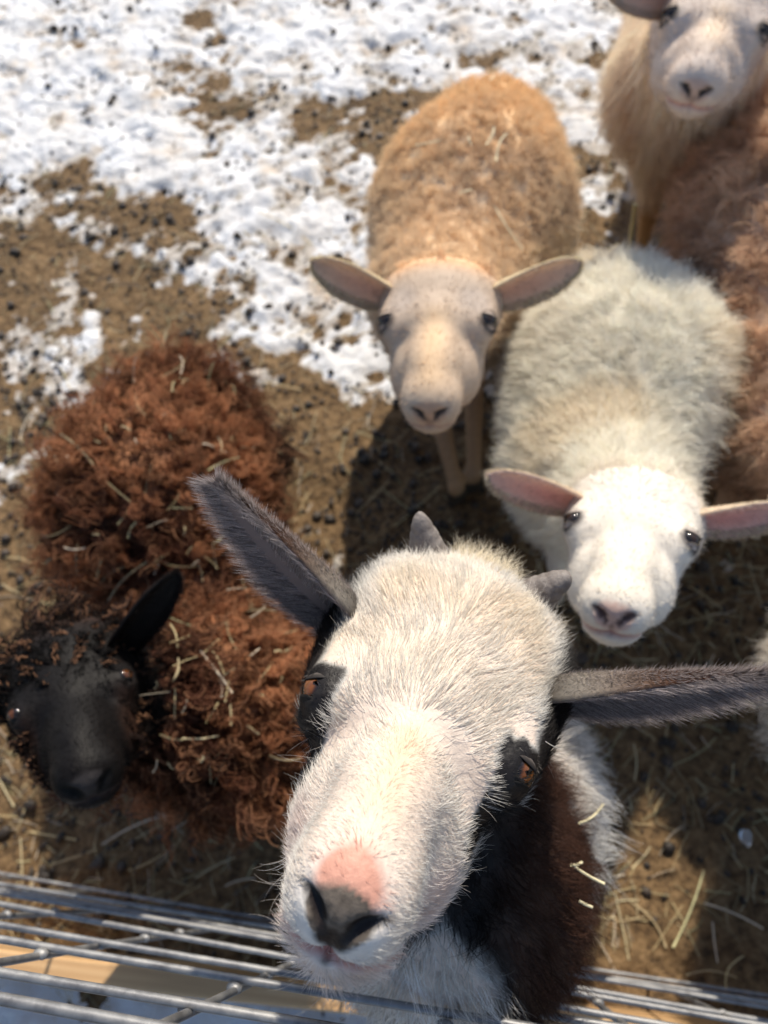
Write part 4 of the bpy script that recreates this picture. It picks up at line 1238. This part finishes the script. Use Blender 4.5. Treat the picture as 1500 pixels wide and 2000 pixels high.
# single straws that stand out: photo position, direction of the far end, how wide
def straw_obj(pts, w, col, label, group, name='straw'):
    base = pts.mean(0); v, f = straw_mesh(pts, w)
    o = mesh_obj(name, v, f, MAT['straw'], base=base, cols=np.tile(np.array(col), (len(v), 1)), smooth=True)
    return tag(o, label, 'straw', group)
TASKS = []
def straw_between(a, b_, w, col, label, group, lift=.003, sag=.0, n=7, side=0.0):
    """from the surface under one photo pixel to that under another"""
    TASKS.append((ray_hit(*a), ray_hit(*b_), a, b_, w, col, label, group, lift, sag, n, side))
def straw_do(ha, hb_, a, b_, w, col, label, group, lift, sag, n, side):
    (pa, na, oa), (pb, nb_, ob_) = ha, hb_
    if oa.startswith(('ear', 'eye', 'horn')) or ob_.startswith(('ear', 'eye', 'horn')): return
    if oa != ob_ and abs(pa[2]-pb[2]) > .12: pb = pa+(P(b_[0], b_[1], (pa-C0)@FWD)-P(a[0], a[1], (pa-C0)@FWD))
    up = nrm(na+nb_); t = np.linspace(0, 1, n)[:, None]
    sd_ = np.cross(nrm(pb-pa), up)
    pts = pa*(1-t)+pb*t+up*(lift+sag*np.sin(t*math.pi))+sd_*(side*np.sin(t*math.pi))*np.linalg.norm(pb-pa)
    return straw_obj(pts, w, col, label, group)
L1 = 'long pale straw lying loose on the trodden dirt'; G1 = 'loose straws on the dirt'
for (a, b_, k) in (((30, 500), (78, 458), 1), ((262, 550), (283, 510), 1), ((505, 415), (610, 480), 0), ((330, 455), (385, 470), 5), ((0, 428), (30, 435), 1), ((520, 745), (590, 762), 0), ((640, 680), (700, 640), 2),
                   ((0, 1520), (30, 1575), 1), ((40, 1160), (5, 1140), 1), ((90, 1185), (130, 1170), 0), ((330, 1760), (395, 1725), 5), ((440, 1730), (500, 1715), 4), ((60, 1625), (150, 1640), 2), ((200, 1650), (330, 1590), 4), ((100, 1690), (190, 1660), 5), ((250, 1700), (330, 1660), 0),
                   ((1315, 1850), (1375, 1700), 3), ((1375, 1765), (1490, 1815), 4), ((1180, 1710), (1220, 1708), 4), ((1340, 1905), (1440, 1910), 5), ((1420, 1935), (1455, 1870), 0), ((1230, 1760), (1300, 1850), 5), ((1390, 1800), (1400, 1880), 4), ((1200, 1800), (1260, 1790), 5),
                   ((770, 1030), (860, 950), 2), ((690, 1010), (760, 940), 5), ((590, 1000), (610, 960), 0), ((40, 860), (60, 810), 4), ((10, 1090), (60, 1100), 0), ((560, 660), (620, 640), 2), ((650, 860), (690, 820), 5)):
    if a == (1315, 1850): lb_, gr_ = 'long pale green straw blade lying on the dirt right of the goat', None
    elif a[1] < 770: lb_, gr_ = 'pale straw on the bare dirt at the edge of the snow', 'straws beside the snow'
    elif a[0] > 1100: lb_, gr_ = 'dry straw on the shaded dirt right of the goat, near the fence', 'straws right of the goat'
    elif a[1] > 1500: lb_, gr_ = 'dry straw on the shaded dirt between the black-faced sheep and the fence', 'straws near the fence'
    else: lb_, gr_ = 'pale straw on the open dirt around the rust-brown sheep', 'straws around the rust-brown sheep'
    straw_between(a, b_, random.uniform(.0018, .0034), np.array(STRAW_COLS[k])*random.uniform(.8, 1.1), lb_, gr_, sag=.004, side=random.gauss(0, .05))
L2 = 'bit of straw caught in the rust-brown fleece'; G2 = 'straw in the rust-brown fleece'
sp = np.random.default_rng(5)
spots = [((405, 770), (418, 715)), ((585, 975), (592, 915)), ((530, 975), (560, 960)), ((290, 1030), (330, 1015)), ((325, 1000), (350, 965)), ((120, 1040), (170, 1020)), ((210, 1120), (220, 1080)), ((180, 760), (215, 790)),
         ((475, 740), (440, 820)), ((390, 930), (450, 905)), ((465, 905), (505, 895)), ((440, 865), (515, 885)), ((150, 870), (215, 930)), ((190, 830), (200, 790)), ((270, 760), (275, 710)), ((335, 795), (340, 775)),
         ((230, 755), (265, 775)), ((300, 690), (360, 730)), ((230, 1165), (305, 1090)), ((305, 1090), (385, 1105)), ((385, 1105), (395, 1140)), ((330, 1235), (385, 1265)), ((380, 1290), (440, 1370)), ((420, 1370), (395, 1410)), ((445, 1450), (400, 1560)),
         ((480, 1240), (510, 1215)), ((530, 1268), (565, 1258)), ((545, 1290), (560, 1280)), ((300, 1560), (380, 1560)), ((300, 1290), (340, 1275)), ((260, 1200), (280, 1150)), ((350, 1430), (420, 1425)), ((400, 1490), (450, 1440))]
for k in range(120):
    x, y = sp.uniform(90, 560), sp.uniform(650, 1120) if k < 78 else sp.uniform(1150, 1480)
    if k >= 78: x = sp.uniform(270, 560)
    a = sp.uniform(0, 6.28); l = 12+55*sp.random()**2
    spots.append(((x, y), (x+l*math.cos(a), y+l*math.sin(a))))
for a, b_ in spots:
    L2, G2 = ('bit of straw caught in the back fleece of the rust-brown sheep', 'straw in the rust-brown back') if a[1] < 1125 else ('bit of straw in the rust-brown shoulder wool beside the black face', 'straw in the rust-brown shoulder')
    straw_between(a, b_, sp.uniform(.0010, .0028), np.array(STRAW_COLS[sp.integers(6)])*sp.uniform(.45, 1.0), L2, G2, lift=sp.uniform(.014, .036), sag=.003, side=sp.normal(0, .05))
L3 = 'short straw lying on the tan sheep\'s back'; G3 = 'straws on the tan back'
for a, b_ in (((945, 300), (960, 265)), ((985, 275), (962, 330)), ((955, 180), (963, 172)), ((915, 285), (920, 300)), ((950, 415), (1005, 500)), ((820, 300), (870, 290)), ((895, 395), (920, 388))):
    straw_between(a, b_, .0032, (.72, .62, .40), L3, G3, lift=.02, sag=.004, side=.1)
L4 = 'thin straw wisp on the white sheep\'s wool'; G4 = 'wisps on the white wool'
for a, b_ in (((1385, 760), (1405, 810)), ((1420, 765), (1412, 815)), ((1185, 525), (1205, 512)), ((1228, 590), (1232, 610))):
    straw_between(a, b_, .0018, (.40, .33, .20), L4, G4, lift=.03, sag=.004, side=.3)
G5 = 'straw on the goat neck'
L5S = iter(('topmost of the straws stuck in the goat\'s brown neck fur', 'straight slanting straw in the middle of the goat\'s brown neck', 'tiny straw crumb touching the slanting straw on the goat\'s neck', 'lowest of the straws stuck in the goat\'s brown neck fur'))
for a, b_ in (((1105, 1612), (1155, 1575)), ((1100, 1692), (1158, 1725)), ((1085, 1690), (1108, 1685)), ((1112, 1760), (1138, 1772))):
    straw_between(a, b_, .0022, (.74, .66, .42), next(L5S), G5, lift=.012, side=.03)
# uncountable litter trodden into the dirt
V, F, Cc = [], [], []; off = 0
lit = np.random.default_rng(21); PTS = []
for k in range(5200):
    near = lit.random() < .5
    x = lit.uniform(-1.2, 1.2); y = lit.uniform(-.12, .55) if near else lit.uniform(.3, 2.4)
    ln = lit.uniform(.012, .05) if lit.random() < .8 else lit.uniform(.05, .1)
    p = np.array([x, y, 0])
    pts = straw_path(p, lit.uniform(0, 6.28), ln, lit.normal(0, .16), 4)
    PTS.append((pts, lit.uniform(.001, .006), lit.uniform(.0008, .0022), np.array(STRAW_COLS[lit.integers(6)])*lit.uniform(.35, .95)))
AP = np.concatenate([z[0] for z in PTS]); AZ = ground_h(AP[:, 0], AP[:, 1]).reshape(-1, 4)
for (pts, up_, w_, c_), hz in zip(PTS, AZ):
    pts[:, 2] = hz+up_
    v, f = straw_mesh(pts, w_)
    V.append(v); F += [tuple(i+off for i in q) for q in f]; off += len(v)
    Cc.append(np.tile(c_, (len(v), 1)))
litter = mesh_obj('straw_litter', np.concatenate(V), F, MAT['straw'], cols=np.concatenate(Cc), smooth=False)
tag(litter, 'short broken straw trodden all over the brown dirt', 'straw', kind='stuff')
# droppings and dark clods
def lump(rs, r):
    t = (1+5**.5)/2
    v = np.array([(-1, t, 0), (1, t, 0), (-1, -t, 0), (1, -t, 0), (0, -1, t), (0, 1, t), (0, -1, -t), (0, 1, -t), (t, 0, -1), (t, 0, 1), (-t, 0, -1), (-t, 0, 1)], float)/1.9
    v = v*(1+rs.normal(0, .12, (12, 1)))*np.array([1, rs.uniform(.7, 1), rs.uniform(.55, .8)])*r
    a = rs.uniform(0, 6.28); R = np.array([[math.cos(a), -math.sin(a), 0], [math.sin(a), math.cos(a), 0], [0, 0, 1]])
    return v@R.T
ICO = [(0, 11, 5), (0, 5, 1), (0, 1, 7), (0, 7, 10), (0, 10, 11), (1, 5, 9), (5, 11, 4), (11, 10, 2), (10, 7, 6), (7, 1, 8), (3, 9, 4), (3, 4, 2), (3, 2, 6), (3, 6, 8), (3, 8, 9), (4, 9, 5), (2, 4, 11), (6, 2, 10), (8, 6, 7), (9, 8, 1)]
V, F, Cc = [], [], []; off = 0
cx = lit.uniform(-1.6, 1.6, 30000); cy = np.where(lit.random(30000) < .75, lit.uniform(-.1, 3.2, 30000), lit.uniform(.2, 1.4, 30000))
dens = vnoise2(cx*4., cy*4., 88)
h_, m_ = snow_h(cx, cy); g_ = ground_h(cx, cy); zs_ = np.where(cy > .55, g_*.6+h_-.004, -1)
ok_ = (lit.random(30000) < .25+.9*dens**1.5) & ~((zs_ > g_) & (m_ > .28) & (lit.random(30000) < .86))
for k in np.nonzero(ok_)[0][:9500]:
    r = lit.uniform(.0035, .0075) if lit.random() < .88 else lit.uniform(.008, .016)
    v = lump(lit, r)+np.array([cx[k], cy[k], max(g_[k], zs_[k])+r*.25])
    V.append(v); F += [tuple(i+off for i in q) for q in ICO]; off += 12
    Cc.append(np.tile(np.array([.045, .033, .024])*lit.uniform(.4, 1.6), (12, 1)))
pel = mesh_obj('droppings', np.concatenate(V), F, MAT['pellet'], cols=np.concatenate(Cc))
tag(pel, 'small dark droppings and clods scattered over dirt and snow', 'droppings', kind='stuff')

for q in TASKS: straw_do(*q)
# tall pale stalk standing behind the white sheep
g0 = G(1218, 560); top = g0+(P(1240, 400, (g0-C0)@FWD)-P(1222, 530, (g0-C0)@FWD))
t = np.linspace(0, 1, 6)[:, None]
straw_obj(g0*(1-t)+(P(1241, 398, 1.30))*t, .0085, (.80, .72, .40), 'thick pale yellow stalk standing behind the white sheep', None, 'stalk')
# lump of clear ice
c = G(1452, 1637); iv = lump(np.random.default_rng(3), .017)*np.array([1, 1, .9]); me_v = iv+c+np.array([0, 0, .012])
io = mesh_obj('ice_lump', me_v, [tuple(q) for q in ICO], MAT['ice'], base=c, smooth=False)
tag(io, 'small clear lump of ice on the shaded dirt', 'ice')
md = io.modifiers.new('soft', 'SUBSURF'); md.levels = 1; md.render_levels = 2
